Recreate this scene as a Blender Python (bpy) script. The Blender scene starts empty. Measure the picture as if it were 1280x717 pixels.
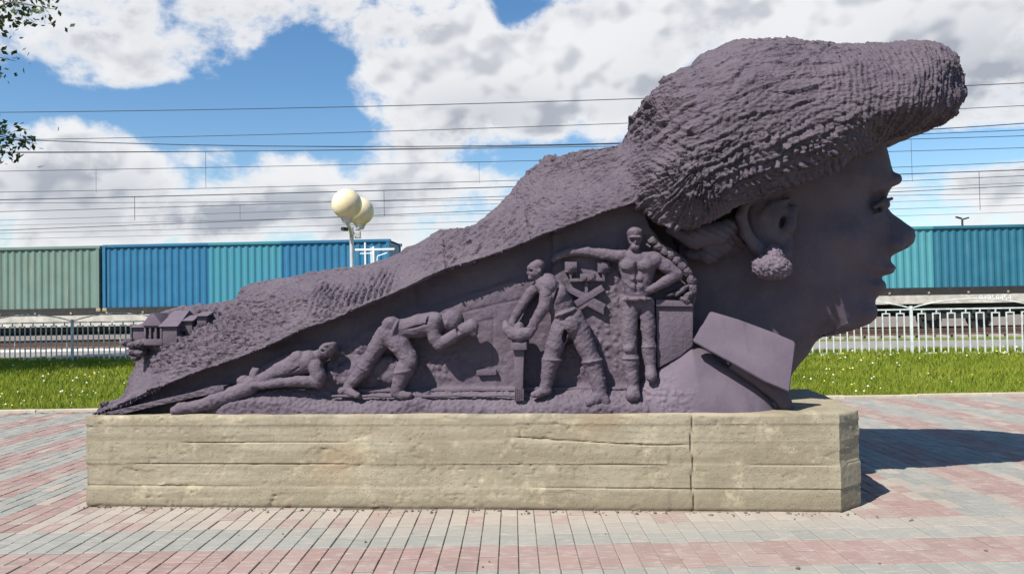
import bpy, bmesh, math, random
import numpy as np
from mathutils import Matrix, Vector
random.seed(7)
rng = np.random.default_rng(11)
SC = bpy.context.scene
COL = SC.collection
R = math.radians

# ------------------------------------------------------------------ camera
FPX, IW, IH, EYE = 980.0, 1280.0, 717.0, 1.35
PITCH, ROLL = math.atan(22.0 / FPX), R(-1.0)
CAMR = Matrix.Rotation(R(90) + PITCH, 3, 'X') @ Matrix.Rotation(ROLL, 3, 'Z')
cam_d = bpy.data.cameras.new('camera'); cam = bpy.data.objects.new('camera', cam_d); COL.objects.link(cam)
cam.matrix_world = Matrix.Translation((0, 0, EYE)) @ CAMR.to_4x4()
cam_d.sensor_width = 36; cam_d.lens = 36 * FPX / IW; cam_d.clip_end = 6000; cam_d.clip_start = 0.05
SC.camera = cam
CR = np.array(CAMR)
CP = np.array([0, 0, EYE])

def ray(px, py):
    d = CR @ np.array([(px - IW / 2) / FPX, (IH / 2 - py) / FPX, -1.0]); return d
def ground_pt(px, py, z=0.0):
    d = ray(px, py); k = (z - EYE) / d[2]; return CP + k * d
def at_depth(px, py, depth):
    d = ray(px, py); return CP + d * (depth / d[1])

# ------------------------------------------------------------------ sky, sun, exposure
SUN_H = np.array([0.385, 0.39]); SUN_V = 0.624
SUN_EL = math.atan2(SUN_V, float(np.hypot(*SUN_H)))
to_sun = Vector((-SUN_H[0], -SUN_H[1], SUN_V)).normalized()
sun_d = bpy.data.lights.new('sun', 'SUN'); sun_d.energy = 5.0; sun_d.angle = R(0.5); sun_d.color = (1.0, 0.955, 0.88)
sun = bpy.data.objects.new('sun', sun_d); COL.objects.link(sun)
sun.rotation_euler = to_sun.to_track_quat('Z', 'Y').to_euler(); sun.location = (-20, -20, 30)
W = bpy.data.worlds.new('World'); SC.world = W; W.use_nodes = True
SC.view_settings.view_transform = 'Standard'; SC.view_settings.look = 'None'
SC.view_settings.exposure = 0.75; SC.view_settings.gamma = 1.0; SC.view_settings.use_curve_mapping = False
SC.cycles.use_denoising = True
SC.cycles.max_bounces = 4; SC.cycles.diffuse_bounces = 3; SC.cycles.use_adaptive_sampling = True; SC.cycles.adaptive_threshold = 0.02

class NB:
    """small node-tree helper"""
    def __init__(s, nt): s.nt = nt
    def n(s, t, **kw):
        x = s.nt.nodes.new(t)
        for k, v in kw.items(): setattr(x, k, v)
        return x
    def put(s, inp, v):
        if isinstance(v, bpy.types.NodeSocket): s.nt.links.new(v, inp)
        elif v is not None: inp.default_value = v
    def math(s, op, a, b=None, c=None, clamp=False):
        x = s.n('ShaderNodeMath', operation=op); x.use_clamp = clamp
        s.put(x.inputs[0], a); s.put(x.inputs[1], b); s.put(x.inputs[2], c); return x.outputs[0]
    def vmath(s, op, a, b=None):
        x = s.n('ShaderNodeVectorMath', operation=op); s.put(x.inputs[0], a); s.put(x.inputs[1], b)
        return x.outputs['Value'] if op in ('LENGTH', 'DOT_PRODUCT', 'DISTANCE') else x.outputs[0]
    def ramp(s, v, lo, hi, a=0.0, b=1.0, smooth=True):
        x = s.n('ShaderNodeMapRange'); x.interpolation_type = 'SMOOTHSTEP' if smooth else 'LINEAR'
        s.put(x.inputs[0], v); x.inputs[1].default_value = lo; x.inputs[2].default_value = hi
        x.inputs[3].default_value = a; x.inputs[4].default_value = b; return x.outputs[0]
    def mix(s, f, a, b, mode='MIX'):
        x = s.n('ShaderNodeMix', data_type='RGBA', blend_type=mode); s.put(x.inputs[0], f)
        s.put(x.inputs[6], a if not isinstance(a, tuple) else (*a[:3], 1)); s.put(x.inputs[7], b if not isinstance(b, tuple) else (*b[:3], 1))
        return x.outputs[2]
    def noise(s, vec, scale, detail=4, rough=0.55, dist=0.0):
        x = s.n('ShaderNodeTexNoise'); s.put(x.inputs['Vector'], vec); x.inputs['Scale'].default_value = scale
        x.inputs['Detail'].default_value = detail; x.inputs['Roughness'].default_value = rough; x.inputs['Distortion'].default_value = dist
        return x.outputs[0]

def build_sky():
    nt = W.node_tree; nt.nodes.clear(); b = NB(nt)
    sky = b.n('ShaderNodeTexSky', sky_type='NISHITA'); sky.sun_disc = False
    sky.sun_elevation = SUN_EL; sky.sun_rotation = math.atan2(to_sun.x, to_sun.y)
    sky.air_density = 1.0; sky.dust_density = 0.3; sky.ozone_density = 1.8
    tc = b.n('ShaderNodeTexCoord')
    v = b.vmath('NORMALIZE', tc.outputs['Generated'])
    sx = b.n('ShaderNodeSeparateXYZ'); b.put(sx.inputs[0], v)
    az = b.math('ARCTAN2', sx.outputs[0], sx.outputs[1]); el = b.math('ARCSINE', sx.outputs[2])
    cv = b.n('ShaderNodeCombineXYZ'); b.put(cv.inputs[0], az); b.put(cv.inputs[1], b.math('MULTIPLY', el, 1.35))
    cvo = b.vmath('ADD', cv.outputs[0], (-0.010, 0.022, 0.0))
    def puffs(c):
        vo = b.n('ShaderNodeTexVoronoi', feature='SMOOTH_F1'); b.put(vo.inputs['Vector'], c); vo.inputs['Scale'].default_value = 24; vo.inputs['Smoothness'].default_value = 0.5
        return b.math('MULTIPLY_ADD', b.noise(c, 9.5, 8, 0.62, 0.15), 1.60, b.math('MULTIPLY', vo.outputs['Distance'], -0.20))
    pf = puffs(cv.outputs[0])
    soft0 = b.noise(cv.outputs[0], 8.0, 3, 0.5); soft1 = b.noise(cvo, 8.0, 3, 0.5)
    big = b.noise(cv.outputs[0], 4.2, 2, 0.5)
    dens = b.math('MULTIPLY_ADD', b.math('SUBTRACT', big, 0.5), 0.55, b.math('SUBTRACT', pf, 0.925))
    def blob(px, py, rx, ry, a, acc):
        dd = ray(px, py); dd = dd / np.linalg.norm(dd)
        qx = b.math('MULTIPLY_ADD', az, FPX / rx, -math.atan2(dd[0], dd[1]) * FPX / rx)
        qy = b.math('MULTIPLY_ADD', el, FPX / ry, -math.asin(dd[2]) * FPX / ry)
        q = b.math('MULTIPLY_ADD', qx, qx, b.math('MULTIPLY', qy, qy))
        return b.math('MULTIPLY_ADD', b.math('POWER', 0.45, q), a, acc)
    for args in [  # centre px, py, radius x, y, amount: the cumulus and the gaps of the view
        (140, 40, 215, 58, 0.37), (300, 12, 85, 36, 0.21), (455, 2, 90, 30, 0.27), (180, 100, 40, 18, 0.18),
        (75, 200, 85, 55, 0.50), (100, 160, 40, 26, 0.18), (248, 190, 38, 12, 0.29), (240, 250, 260, 40, 0.37), (60, 285, 130, 30, 0.21),
        (565, 105, 125, 66, 0.53), (600, 42, 42, 28, 0.29), (390, 112, 22, 12, 0.24),
        (500, 245, 110, 44, 0.40), (365, 195, 34, 22, 0.27), (570, 212, 36, 22, 0.18), (420, 290, 320, 22, 0.19),
        (930, 50, 370, 110, 0.59), (720, 90, 95, 70, 0.29), (1250, 70, 170, 105, 0.35), (1245, 248, 105, 40, 0.48),
        (265, 140, 140, 34, -.55), (395, 75, 56, 42, -.55), (640, 16, 34, 26, -.62), (700, 192, 120, 15, -.40),
        (1180, 190, 140, 20, -.50), (395, 155, 60, 30, -.25), (40, 122, 120, 13, -.42)]:
        dens = blob(*args, dens)
    grey = 0.0
    for args in [(250, 20, 150, 46, .55), (610, 145, 110, 34, .55), (1240, 95, 130, 62, .75), (120, 245, 160, 34, .55), (360, 285, 240, 24, .50), (860, 120, 90, 60, .35), (450, 20, 90, 30, .35), (540, 265, 90, 26, .3)]:
        grey = blob(*args, grey)
    mask = b.ramp(dens, -0.11, 0.21)
    thick = b.ramp(dens, 0.05, 0.45)
    under = b.ramp(b.math('SUBTRACT', soft1, soft0), -0.03, 0.09)
    shade = b.math('MULTIPLY', thick, b.math('ADD', b.math('MULTIPLY', under, 0.62), b.math('MULTIPLY', grey, 0.90)), clamp=True)
    cw = b.mix(shade, (7.9, 7.95, 8.1), (3.7, 3.95, 4.5))
    gs = b.n('ShaderNodeHueSaturation'); b.put(gs.inputs['Color'], sky.outputs[0]); gs.inputs['Saturation'].default_value = 1.24; gs.inputs['Value'].default_value = 1.25
    col = b.mix(b.math('MULTIPLY', mask, 0.97), gs.outputs[0], cw)
    bg = b.n('ShaderNodeBackground'); b.put(bg.inputs[0], col); bg.inputs[1].default_value = 0.068
    out = b.n('ShaderNodeOutputWorld'); nt.links.new(bg.outputs[0], out.inputs[0])
    W.cycles.sampling_method = 'MANUAL'; W.cycles.sample_map_resolution = 512
build_sky()

# ------------------------------------------------------------------ generic helpers
def mesh_np(name, verts, faces, smooth=True):
    """verts (n,3); faces (m,k) equal-size or a list of arrays"""
    me = bpy.data.meshes.new(name)
    verts = np.asarray(verts, dtype=np.float32)
    fl = faces if isinstance(faces, list) else [faces]
    fl = [np.asarray(f, dtype=np.int32) for f in fl if len(f)]
    loops = np.concatenate([f.ravel() for f in fl]); tot = np.concatenate([np.full(len(f), f.shape[1], np.int32) for f in fl])
    me.vertices.add(len(verts)); me.vertices.foreach_set('co', verts.ravel())
    me.loops.add(len(loops)); me.loops.foreach_set('vertex_index', loops)
    me.polygons.add(len(tot)); st = np.concatenate([[0], np.cumsum(tot)[:-1]]).astype(np.int32)
    me.polygons.foreach_set('loop_start', st); me.polygons.foreach_set('loop_total', tot)
    me.update(calc_edges=True); me.validate()
    me.polygons.foreach_set('use_smooth', np.full(len(tot), bool(smooth)))
    return me
def link(name, me, mat=None, parent=None, loc=None, rot=None):
    o = bpy.data.objects.new(name, me); COL.objects.link(o)
    if mat is not None and me is not None and not me.materials: me.materials.append(mat)
    if parent is not None: o.parent = parent
    if loc is not None: o.location = loc
    if rot is not None: o.rotation_euler = rot
    return o
def tag(o, label=None, cat=None, group=None, kind=None):
    for k, v in (('label', label), ('category', cat), ('group', group), ('kind', kind)):
        if v: o[k] = v
    return o
def empty(name, loc=(0, 0, 0), rz=0.0):
    o = bpy.data.objects.new(name, None); COL.objects.link(o); o.location = loc; o.rotation_euler = (0, 0, rz); return o

class MB:
    """collect boxes, prisms and tubes of ONE part into a mesh"""
    def __init__(s): s.v = []; s.f = []
    def add(s, vs, fs):
        n = len(s.v); s.v += [tuple(map(float, v)) for v in vs]; s.f += [tuple(i + n for i in f) for f in fs]; return s
    def box(s, x0, x1, y0, y1, z0, z1):
        return s.add([(x0,y0,z0),(x1,y0,z0),(x1,y1,z0),(x0,y1,z0),(x0,y0,z1),(x1,y0,z1),(x1,y1,z1),(x0,y1,z1)],
                     [(3,2,1,0),(4,5,6,7),(0,1,5,4),(1,2,6,5),(2,3,7,6),(3,0,4,7)])
    def tube(s, pts, r, n=8, cap=True):
        pts = [Vector(p) for p in pts]; rs = r if isinstance(r, (list, tuple)) else [r] * len(pts)
        vs, fs = [], []; up0 = None
        for i, p in enumerate(pts):
            t = (pts[min(i + 1, len(pts) - 1)] - pts[max(i - 1, 0)]).normalized()
            if up0 is None:
                up0 = Vector((0, 0, 1)) if abs(t.z) < .9 else Vector((1, 0, 0))
            a = (up0 - t * up0.dot(t)).normalized(); up0 = a; bb = t.cross(a)
            for k in range(n):
                th = 2 * math.pi * k / n; vs.append(p + (a * math.cos(th) + bb * math.sin(th)) * rs[i])
        for i in range(len(pts) - 1):
            for k in range(n):
                fs.append((i*n+k, i*n+(k+1)%n, (i+1)*n+(k+1)%n, (i+1)*n+k))
        if cap: fs.append(tuple(range(n-1, -1, -1))); fs.append(tuple((len(pts)-1)*n+k for k in range(n)))
        return s.add(vs, fs)
    def sphere(s, c, r, seg=24, ring=14, sz=1.0):
        vs, fs = [], []
        for i in range(ring + 1):
            th = math.pi * i / ring
            for k in range(seg):
                ph = 2 * math.pi * k / seg
                vs.append((c[0]+r*math.sin(th)*math.cos(ph), c[1]+r*math.sin(th)*math.sin(ph), c[2]+r*sz*math.cos(th)))
        for i in range(ring):
            for k in range(seg): fs.append((i*seg+k, (i+1)*seg+k, (i+1)*seg+(k+1)%seg, i*seg+(k+1)%seg))
        return s.add(vs, fs)
    def prism(s, poly, y0, y1):
        """poly in x,z; extruded from y0 to y1"""
        n = len(poly); vs = [(x, y0, z) for x, z in poly] + [(x, y1, z) for x, z in poly]
        return s.add(vs, [tuple(range(n)), tuple(range(2*n-1, n-1, -1))] + [(i, n+i, n+(i+1)%n, (i+1)%n) for i in range(n)])
    def mesh(s, name, smooth=False, bevel=0.0):
        me = bpy.data.meshes.new(name); me.from_pydata(s.v, [], s.f); 
        bm = bmesh.new(); bm.from_mesh(me)
        bmesh.ops.remove_doubles(bm, verts=bm.verts, dist=1e-6)
        bmesh.ops.recalc_face_normals(bm, faces=bm.faces)
        if bevel: bmesh.ops.bevel(bm, geom=[e for e in bm.edges if len(e.link_faces) == 2 and e.calc_face_angle(0) > .5], offset=bevel, segments=2, affect='EDGES', profile=.6)
        bm.to_mesh(me); bm.free()
        if smooth:
            for p in me.polygons: p.use_smooth = True
            try: me.set_sharp_from_angle(angle=R(38))
            except Exception: pass
        return me
    def build(s, name, mat, parent=None, smooth=False, bevel=0.0, loc=None, rot=None):
        return link(name, s.mesh(name, smooth, bevel), mat, parent, loc, rot)

# ------------------------------------------------------------------ numpy noise
_T = rng.random((64, 64, 64)).astype(np.float32)
def vnoise(p):
    p = np.asarray(p, np.float32); i = np.floor(p).astype(np.int64); f = p - i; f = f * f * (3 - 2 * f)
    i &= 63; j = (i + 1) & 63
    x0, y0, z0 = i[..., 0], i[..., 1], i[..., 2]; x1, y1, z1 = j[..., 0], j[..., 1], j[..., 2]
    fx, fy, fz = f[..., 0], f[..., 1], f[..., 2]
    a = _T[x0,y0,z0]*(1-fx)+_T[x1,y0,z0]*fx; b = _T[x0,y1,z0]*(1-fx)+_T[x1,y1,z0]*fx
    c = _T[x0,y0,z1]*(1-fx)+_T[x1,y0,z1]*fx; d = _T[x0,y1,z1]*(1-fx)+_T[x1,y1,z1]*fx
    return ((a*(1-fy)+b*fy)*(1-fz)+(c*(1-fy)+d*fy)*fz) * 2 - 1
def fbm(p, scale, octv=4, gain=.5):
    p = np.asarray(p, np.float32) * scale; o = 0; a = 1.0; t = 0
    for k in range(octv): o = o + a * vnoise(p + 17.3 * k); t += a; a *= gain; p = p * 2.03
    return o / t
def hash2(i, j, s=0): return _T[(i * 7 + s * 13) & 63, (j * 5 + i * 3 + s) & 63, (i + j * 11 + s * 29) & 63]
def sstep(x, a, b):
    t = np.clip((x - a) / (b - a), 0, 1); return t * t * (3 - 2 * t)
def worley(u, v, cell):
    """distance to nearest jittered point, in cells, plus id"""
    x = u / cell; y = v / cell; xi = np.floor(x).astype(np.int64); yi = np.floor(y).astype(np.int64)
    best = np.full(x.shape, 9.0); bid = np.zeros(x.shape)
    for a in (-1, 0, 1):
        for c in (-1, 0, 1):
            cx = xi + a; cy = yi + c
            d = np.hypot(cx + hash2(cx, cy, 1) - x, cy + hash2(cx, cy, 2) - y)
            m = d < best; best = np.where(m, d, best); bid = np.where(m, hash2(cx, cy, 3), bid)
    return best, bid
def strokes(s, t, Ls, Lt, seed=0):
    """overlapping chisel marks: saw-tooth along s in rows, rounded across t"""
    r = s / Ls; row = np.floor(r).astype(np.int64); fr = r - row
    tt = t / Lt + hash2(row, row * 0 + 3, seed) * 3.0; c = np.floor(tt).astype(np.int64); ft = tt - c
    amp = .35 + .65 * hash2(row, c, seed + 5)
    return amp * np.power(fr, 1.4) * np.power(np.abs(np.sin(np.pi * ft)), .6)

def chips(s, t, Ls, Lt, seed=0, jit=.8):
    """irregular chisel chips: each cell is a tilted flake rising along s"""
    x = s / Ls; y = t / Lt; xi = np.floor(x).astype(np.int64); yi = np.floor(y).astype(np.int64)
    best = np.full(x.shape, 9.0); val = np.zeros(x.shape)
    for a in (-1, 0, 1):
        for c in (-1, 0, 1):
            cx = xi + a; cy = yi + c
            dx = x - (cx + .5 + jit * (hash2(cx, cy, seed + 1) - .5)); dy = y - (cy + .5 + jit * (hash2(cx, cy, seed + 2) - .5)); d = np.hypot(dx, dy)
            m = d < best; best = np.where(m, d, best)
            val = np.where(m, (.3 + .7 * hash2(cx, cy, seed + 3)) * np.clip(.5 + dx * 1.1, 0, 1) * np.clip(1 - 1.2 * dy * dy, 0, 1), val)
    return val

# ------------------------------------------------------------------ surface nets + SDF
def surface_nets(phi, org, h):
    s = phi < 0; nx, ny, nz = phi.shape
    cnt = np.zeros((nx-1, ny-1, nz-1), np.int8)
    for a in (0, 1):
        for b in (0, 1):
            for c in (0, 1): cnt += s[a:nx-1+a, b:ny-1+b, c:nz-1+c]
    ci, cj, ck = np.nonzero((cnt > 0) & (cnt < 8)); del cnt
    idx = np.full((nx-1, ny-1, nz-1), -1, np.int32); idx[ci, cj, ck] = np.arange(len(ci), dtype=np.int32)
    acc = np.zeros((len(ci), 3), np.float32); num = np.zeros(len(ci), np.float32)
    cor = [(a, b, c) for a in (0, 1) for b in (0, 1) for c in (0, 1)]
    val = {q: phi[ci+q[0], cj+q[1], ck+q[2]] for q in cor}
    for q in cor:
        for ax in range(3):
            if q[ax] == 0:
                w = list(q); w[ax] = 1; w = tuple(w); v0, v1 = val[q], val[w]
                m = (v0 < 0) != (v1 < 0); t = np.where(m, v0 / np.where(m, v0 - v1, 1), 0)
                p = np.zeros((len(ci), 3), np.float32); p[:] = q; p[:, ax] += t
                acc += p * m[:, None]; num += m
    V = (np.stack([ci, cj, ck], 1) + acc / num[:, None]) * h + np.asarray(org)
    F = []
    for ax in range(3):
        sl0 = [slice(None)] * 3; sl1 = [slice(None)] * 3; sl0[ax] = slice(0, -1); sl1[ax] = slice(1, None)
        e0 = s[tuple(sl0)]; e1 = s[tuple(sl1)]
        for flip in (0, 1):
            m = (e0 & ~e1) if not flip else (~e0 & e1)
            i, j, k = np.nonzero(m); q = [i, j, k]; o1, o2 = [(1, 2), (2, 0), (0, 1)][ax]
            lim = [nx-1, ny-1, nz-1]
            ok = (q[o1] > 0) & (q[o2] > 0) & (q[o1] < lim[o1]) & (q[o2] < lim[o2]); q = [x[ok] for x in q]
            def g(d1, d2):
                w = list(q); w[o1] = w[o1] - d1; w[o2] = w[o2] - d2; return idx[w[0], w[1], w[2]]
            quad = [g(1, 1), g(0, 1), g(0, 0), g(1, 0)]
            if flip: quad = quad[::-1]
            F.append(np.stack(quad, 1))
    F = np.concatenate(F); F = F[(F >= 0).all(1)]
    return V, F
def vnormals(V, F):
    a, b, c, d = V[F[:,0]], V[F[:,1]], V[F[:,2]], V[F[:,3]]
    n = np.cross(c - a, d - b); N = np.zeros_like(V)
    for k in range(4):
        for x in range(3): N[:, x] += np.bincount(F[:, k], n[:, x], len(V))
    return N / (np.linalg.norm(N, axis=1, keepdims=True) + 1e-9)
def relax(V, F, it=1, lam=.5):
    for _ in range(it):
        S = np.zeros_like(V); n = np.zeros(len(V))
        for k in range(4):
            for nb in (F[:, (k+1) % 4], F[:, (k+3) % 4]):
                for x in range(3): S[:, x] += np.bincount(F[:, k], V[nb, x], len(V))
                n += np.bincount(F[:, k], minlength=len(V))
        V = V + lam * (S / np.maximum(n, 1)[:, None] - V)
    return V
def smin(a, b, k):
    h = np.clip(.5 + .5 * (b - a) / k, 0, 1); return b + (a - b) * h - k * h * (1 - h)
def smax(a, b, k): return -smin(-a, -b, k)

# ------------------------------------------------------------------ materials
def pbr(name, rough=.8, metal=0.0, spec=.35):
    m = bpy.data.materials.new(name); m.use_nodes = True; nt = m.node_tree; nt.nodes.clear(); b = NB(nt)
    bs = b.n('ShaderNodeBsdfPrincipled'); out = b.n('ShaderNodeOutputMaterial'); nt.links.new(bs.outputs[0], out.inputs[0])
    bs.inputs['Roughness'].default_value = rough; bs.inputs['Metallic'].default_value = metal; bs.inputs['Specular IOR Level'].default_value = spec
    tc = b.n('ShaderNodeTexCoord'); return m, b, bs, tc.outputs['Object']
def bump(b, bs, h, strength=.4, dist=.01, normal=None):
    x = b.n('ShaderNodeBump'); b.put(x.inputs['Height'], h); x.inputs['Strength'].default_value = strength; x.inputs['Distance'].default_value = dist
    if normal is not None: b.put(x.inputs['Normal'], normal)
    b.put(bs.inputs['Normal'], x.outputs[0]); return x.outputs[0]
def simple(name, c, rough=.6, metal=0.0, var=.18, scale=6, bmp=.0, spec=.4):
    m, b, bs, P_ = pbr(name, rough, metal, spec)
    nz = b.noise(P_, scale, 5, .6)
    k = b.ramp(nz, .3, .7, 1 - var, 1 + var, False)
    cc = b.n('ShaderNodeCombineColor')
    for i in range(3): b.put(cc.inputs[i], b.math('MULTIPLY', k, c[i]))
    b.put(bs.inputs['Base Color'], cc.outputs[0])
    if bmp: bump(b, bs, b.noise(P_, scale * 8, 4), bmp, .01)
    return m

def mat_statue(name, rough_noise=1.0, lighter=1.0):
    m, b, bs, P_ = pbr(name, .78, 0, .3)
    n1 = b.noise(P_, 3.0, 6, .6); n2 = b.noise(P_, 38, 5, .6); n3 = b.noise(P_, 130, 3, .5)
    base = b.mix(b.ramp(n1, .35, .68), tuple(x * lighter for x in (.068, .052, .071)), tuple(x * lighter for x in (.088, .069, .088)))
    base = b.mix(b.math('MULTIPLY', b.ramp(n2, .52, .75), .35), base, (.112, .094, .112))
    mpv = b.n('ShaderNodeMapping'); b.put(mpv.inputs[0], P_); mpv.inputs['Scale'].default_value = (7, 7, .8); stk = b.noise(mpv.outputs[0], 1.0, 5, .6)
    base = b.mix(b.math('MULTIPLY', b.ramp(stk, .56, .76), .45), base, (.040, .031, .044))
    base = b.mix(b.math('MULTIPLY', b.ramp(b.noise(P_, 6.5, 6, .7), .60, .74), .40), base, (.125, .108, .120))
    geo = b.n('ShaderNodeNewGeometry'); sx = b.n('ShaderNodeSeparateXYZ'); b.put(sx.inputs[0], geo.outputs['Normal'])
    dust = b.math('MULTIPLY', b.ramp(sx.outputs[2], .25, .95), b.ramp(b.noise(P_, 11, 5), .3, .7, .15, .55))
    base = b.mix(dust, base, (.126, .105, .120))
    b.put(bs.inputs['Base Color'], base)
    h = b.math('ADD', b.math('MULTIPLY', n2, 1.2), b.math('MULTIPLY', n3, .6))
    if rough_noise > 1.1:
        vz = b.n('ShaderNodeTexVoronoi'); mz = b.n('ShaderNodeMapping'); b.put(mz.inputs[0], P_); mz.inputs['Scale'].default_value = (20, 26, 44); mz.inputs['Rotation'].default_value = (0, R(-25), 0)
        wv = b.n('ShaderNodeVectorMath', operation='ADD'); b.put(wv.inputs[0], mz.outputs[0]); nv = b.n('ShaderNodeTexNoise'); b.put(nv.inputs['Vector'], P_); nv.inputs['Scale'].default_value = 7; b.put(wv.inputs[1], b.vmath('MULTIPLY', nv.outputs['Color'], (3, 3, 3)))
        b.put(vz.inputs['Vector'], wv.outputs[0]); vz.inputs['Scale'].default_value = 1.0
        h = b.math('ADD', h, b.math('MULTIPLY', vz.outputs['Distance'], 1.5))
    bump(b, bs, h, .55 * rough_noise, .012)
    return m
M_ROUGH = mat_statue('rough_violet_cement', 1.25)
M_SMOOTH = mat_statue('smooth_violet_cement', .30, 1.08)
M_FIG = mat_statue('carved_violet_cement', .95, 1.18)
M_LIGHT = mat_statue('painted_violet_cement', .30, 1.42)

# ------------------------------------------------------------------ plinth frame of reference
PA = ground_pt(108, 632.7); PB = ground_pt(1052, 640.6)
UX = (PB - PA); LEN = float(np.hypot(UX[0], UX[1])); UX = UX / LEN; WX = np.array([-UX[1], UX[0], 0.0])
ANG = math.atan2(UX[1], UX[0])
def local_hit(px, py, w):
    d = ray(px, py); o = CP - PA; k = (w - o @ WX) / (d @ WX); p = o + k * d
    return np.array([p @ UX, w, p[2]])
PH = float(local_hit(700, 517.5, 0.0)[2])            # plinth height
MIDW, PDEPTH = 0.70, 1.40
def P(px, py, w=0.1):
    q = local_hit(px, py, w); q[2] -= PH; return q
SCL = float(np.linalg.norm(P(700, 400, .1) - P(701, 400, .1)))   # metres per photo pixel on the relief
def project(V):
    """statue-local points -> photo pixels (used to lay out carving zones)"""
    Wd = PA + np.outer(V[:, 0], UX) + np.outer(V[:, 1], WX); Wd[:, 2] = V[:, 2] + PH
    c = (Wd - CP) @ CR
    return np.stack([IW/2 + FPX * c[:, 0] / -c[:, 2], IH/2 - FPX * c[:, 1] / -c[:, 2]], 1)
def path(pts, w):
    ws = w if isinstance(w, (list, tuple)) else [w] * len(pts)
    q = np.array([P(x, y, ww) for (x, y), ww in zip(pts, ws)]); return q[:, [0, 2]]
def seg_dist(U, Vv, poly, closed=False):
    d = np.full(U.shape, 1e9, np.float32); n = len(poly)
    for i in range(n if closed else n - 1):
        a = poly[i]; b = poly[(i + 1) % n]; e = b - a; L = e @ e + 1e-12
        t = np.clip(((U - a[0]) * e[0] + (Vv - a[1]) * e[1]) / L, 0, 1)
        d = np.minimum(d, np.hypot(U - a[0] - t * e[0], Vv - a[1] - t * e[1]))
    return d
def sd_poly(U, Vv, poly):
    d = seg_dist(U, Vv, poly, True); ins = np.zeros(U.shape, bool); n = len(poly)
    for i in range(n):
        a = poly[i]; b = poly[(i + 1) % n]
        if a[1] == b[1]: continue
        c = ((a[1] > Vv) != (b[1] > Vv)) & (U < (b[0] - a[0]) * (Vv - a[1]) / (b[1] - a[1]) + a[0]); ins ^= c
    return np.where(ins, -d, d)
def prof(x): x = np.clip(x, 0, 1); return np.sqrt(np.maximum(0, 1 - (1 - x) ** 2))
class Grid:
    def __init__(s, u0, u1, w0, w1, v0, v1, h):
        s.h = h; s.org = (u0, w0, v0)
        s.u = np.arange(u0, u1 + h, h, dtype=np.float32); s.w = np.arange(w0, w1 + h, h, dtype=np.float32); s.v = np.arange(v0, v1 + h, h, dtype=np.float32)
        s.U2, s.V2 = np.meshgrid(s.u, s.v, indexing='ij')
    def relief(s, T, sd, mid=MIDW):
        gu, gv = np.gradient(T, s.h); nrm = np.sqrt(1 + np.minimum(gu ** 2 + gv ** 2, 20))
        a = (np.abs(s.w[None, :, None] - mid) - T[:, None, :]) / nrm[:, None, :]
        return np.maximum(a, sd[:, None, :]).astype(np.float32)
    def relief_seen(s, Fd, T, sd, mid=MIDW):
        """outline and depth are given on the middle plane as traced; nearer layers are drawn in along the sight lines so the outline stays true"""
        gu, gv = np.gradient(T, Fd.h); inv = 1 / np.sqrt(1 + np.minimum(gu ** 2 + gv ** 2, 20))
        out = np.empty((len(s.u), len(s.w), len(s.v)), np.float32)
        oc = CP - PA; uc, wc, vc = oc @ UX, oc @ WX, EYE - PH
        for j, w in enumerate(s.w):
            ww = mid - abs(w - mid); k = (mid - wc) / (ww - wc)
            fu = np.clip((uc + (s.u - uc) * k - Fd.u[0]) / Fd.h, 0, len(Fd.u) - 1.001); fv = np.clip((vc + (s.v - vc) * k - Fd.v[0]) / Fd.h, 0, len(Fd.v) - 1.001)
            iu = fu.astype(int); iv = fv.astype(int); au = (fu - iu)[:, None]; av = (fv - iv)[None, :]
            def smp(A):
                B = A[iu] * (1 - au) + A[iu + 1] * au; return B[:, iv] * (1 - av) + B[:, iv + 1] * av
            out[:, j, :] = np.maximum((abs(w - mid) - smp(T)) * smp(inv), smp(sd))
        return out
    def xyz(s): return s.u[:, None, None], s.w[None, :, None], s.v[None, None, :]
    def pad(s, phi):
        for sl in ((0,), (-1,)):
            phi[sl[0], :, :] = np.maximum(phi[sl[0], :, :], s.h); phi[:, sl[0], :] = np.maximum(phi[:, sl[0], :], s.h); phi[:, :, sl[0]] = np.maximum(phi[:, :, sl[0]], s.h)
        return phi
    def mesh(s, phi): return surface_nets(s.pad(phi), s.org, s.h)

STAT = empty('monument_statue', (PA[0], PA[1], PH), ANG)
tag(STAT, 'huge violet statue of a woman\'s head in profile with railway workers carved below', 'statue')

# ================================================================== GROUND
GROUND_Y = 10.67           # far edge of the paving
def mat_soil():
    m, b, bs, P_ = pbr('meadow_soil', .95, 0, .1)
    n = b.noise(P_, 1.2, 6, .6); n2 = b.noise(P_, 14, 4, .6)
    c = b.mix(b.ramp(n, .3, .7), (.085, .120, .022), (.140, .155, .036)); c = b.mix(b.math('MULTIPLY', b.ramp(n2, .5, .8), .5), c, (.15, .145, .05))
    b.put(bs.inputs['Base Color'], c); bump(b, bs, n2, .6, .03); return m
g = MB()
g.add([(-3000, -3000, -.05), (3000, -3000, -.05), (3000, 3000, -.05), (-3000, 3000, -.05)], [(0, 1, 2, 3)])
tag(g.build('ground', mat_soil()), kind='structure')
def ground_strip(name, y0, y1, z, mat, slope=0.0, x0=-60, x1=60, thick=.06):
    mb = MB(); mb.add([(x0, y0 - slope*x0, z), (x1, y0 - slope*x1, z), (x1, y1 - slope*x1, z), (x0, y1 - slope*x0, z),
                       (x0, y0 - slope*x0, z-thick), (x1, y0 - slope*x1, z-thick), (x1, y1 - slope*x1, z-thick), (x0, y1 - slope*x0, z-thick)],
                      [(0,1,2,3),(7,6,5,4),(0,4,5,1),(1,5,6,2),(2,6,7,3),(3,7,4,0)])
    return tag(mb.build(name, mat), kind='structure')
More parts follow.
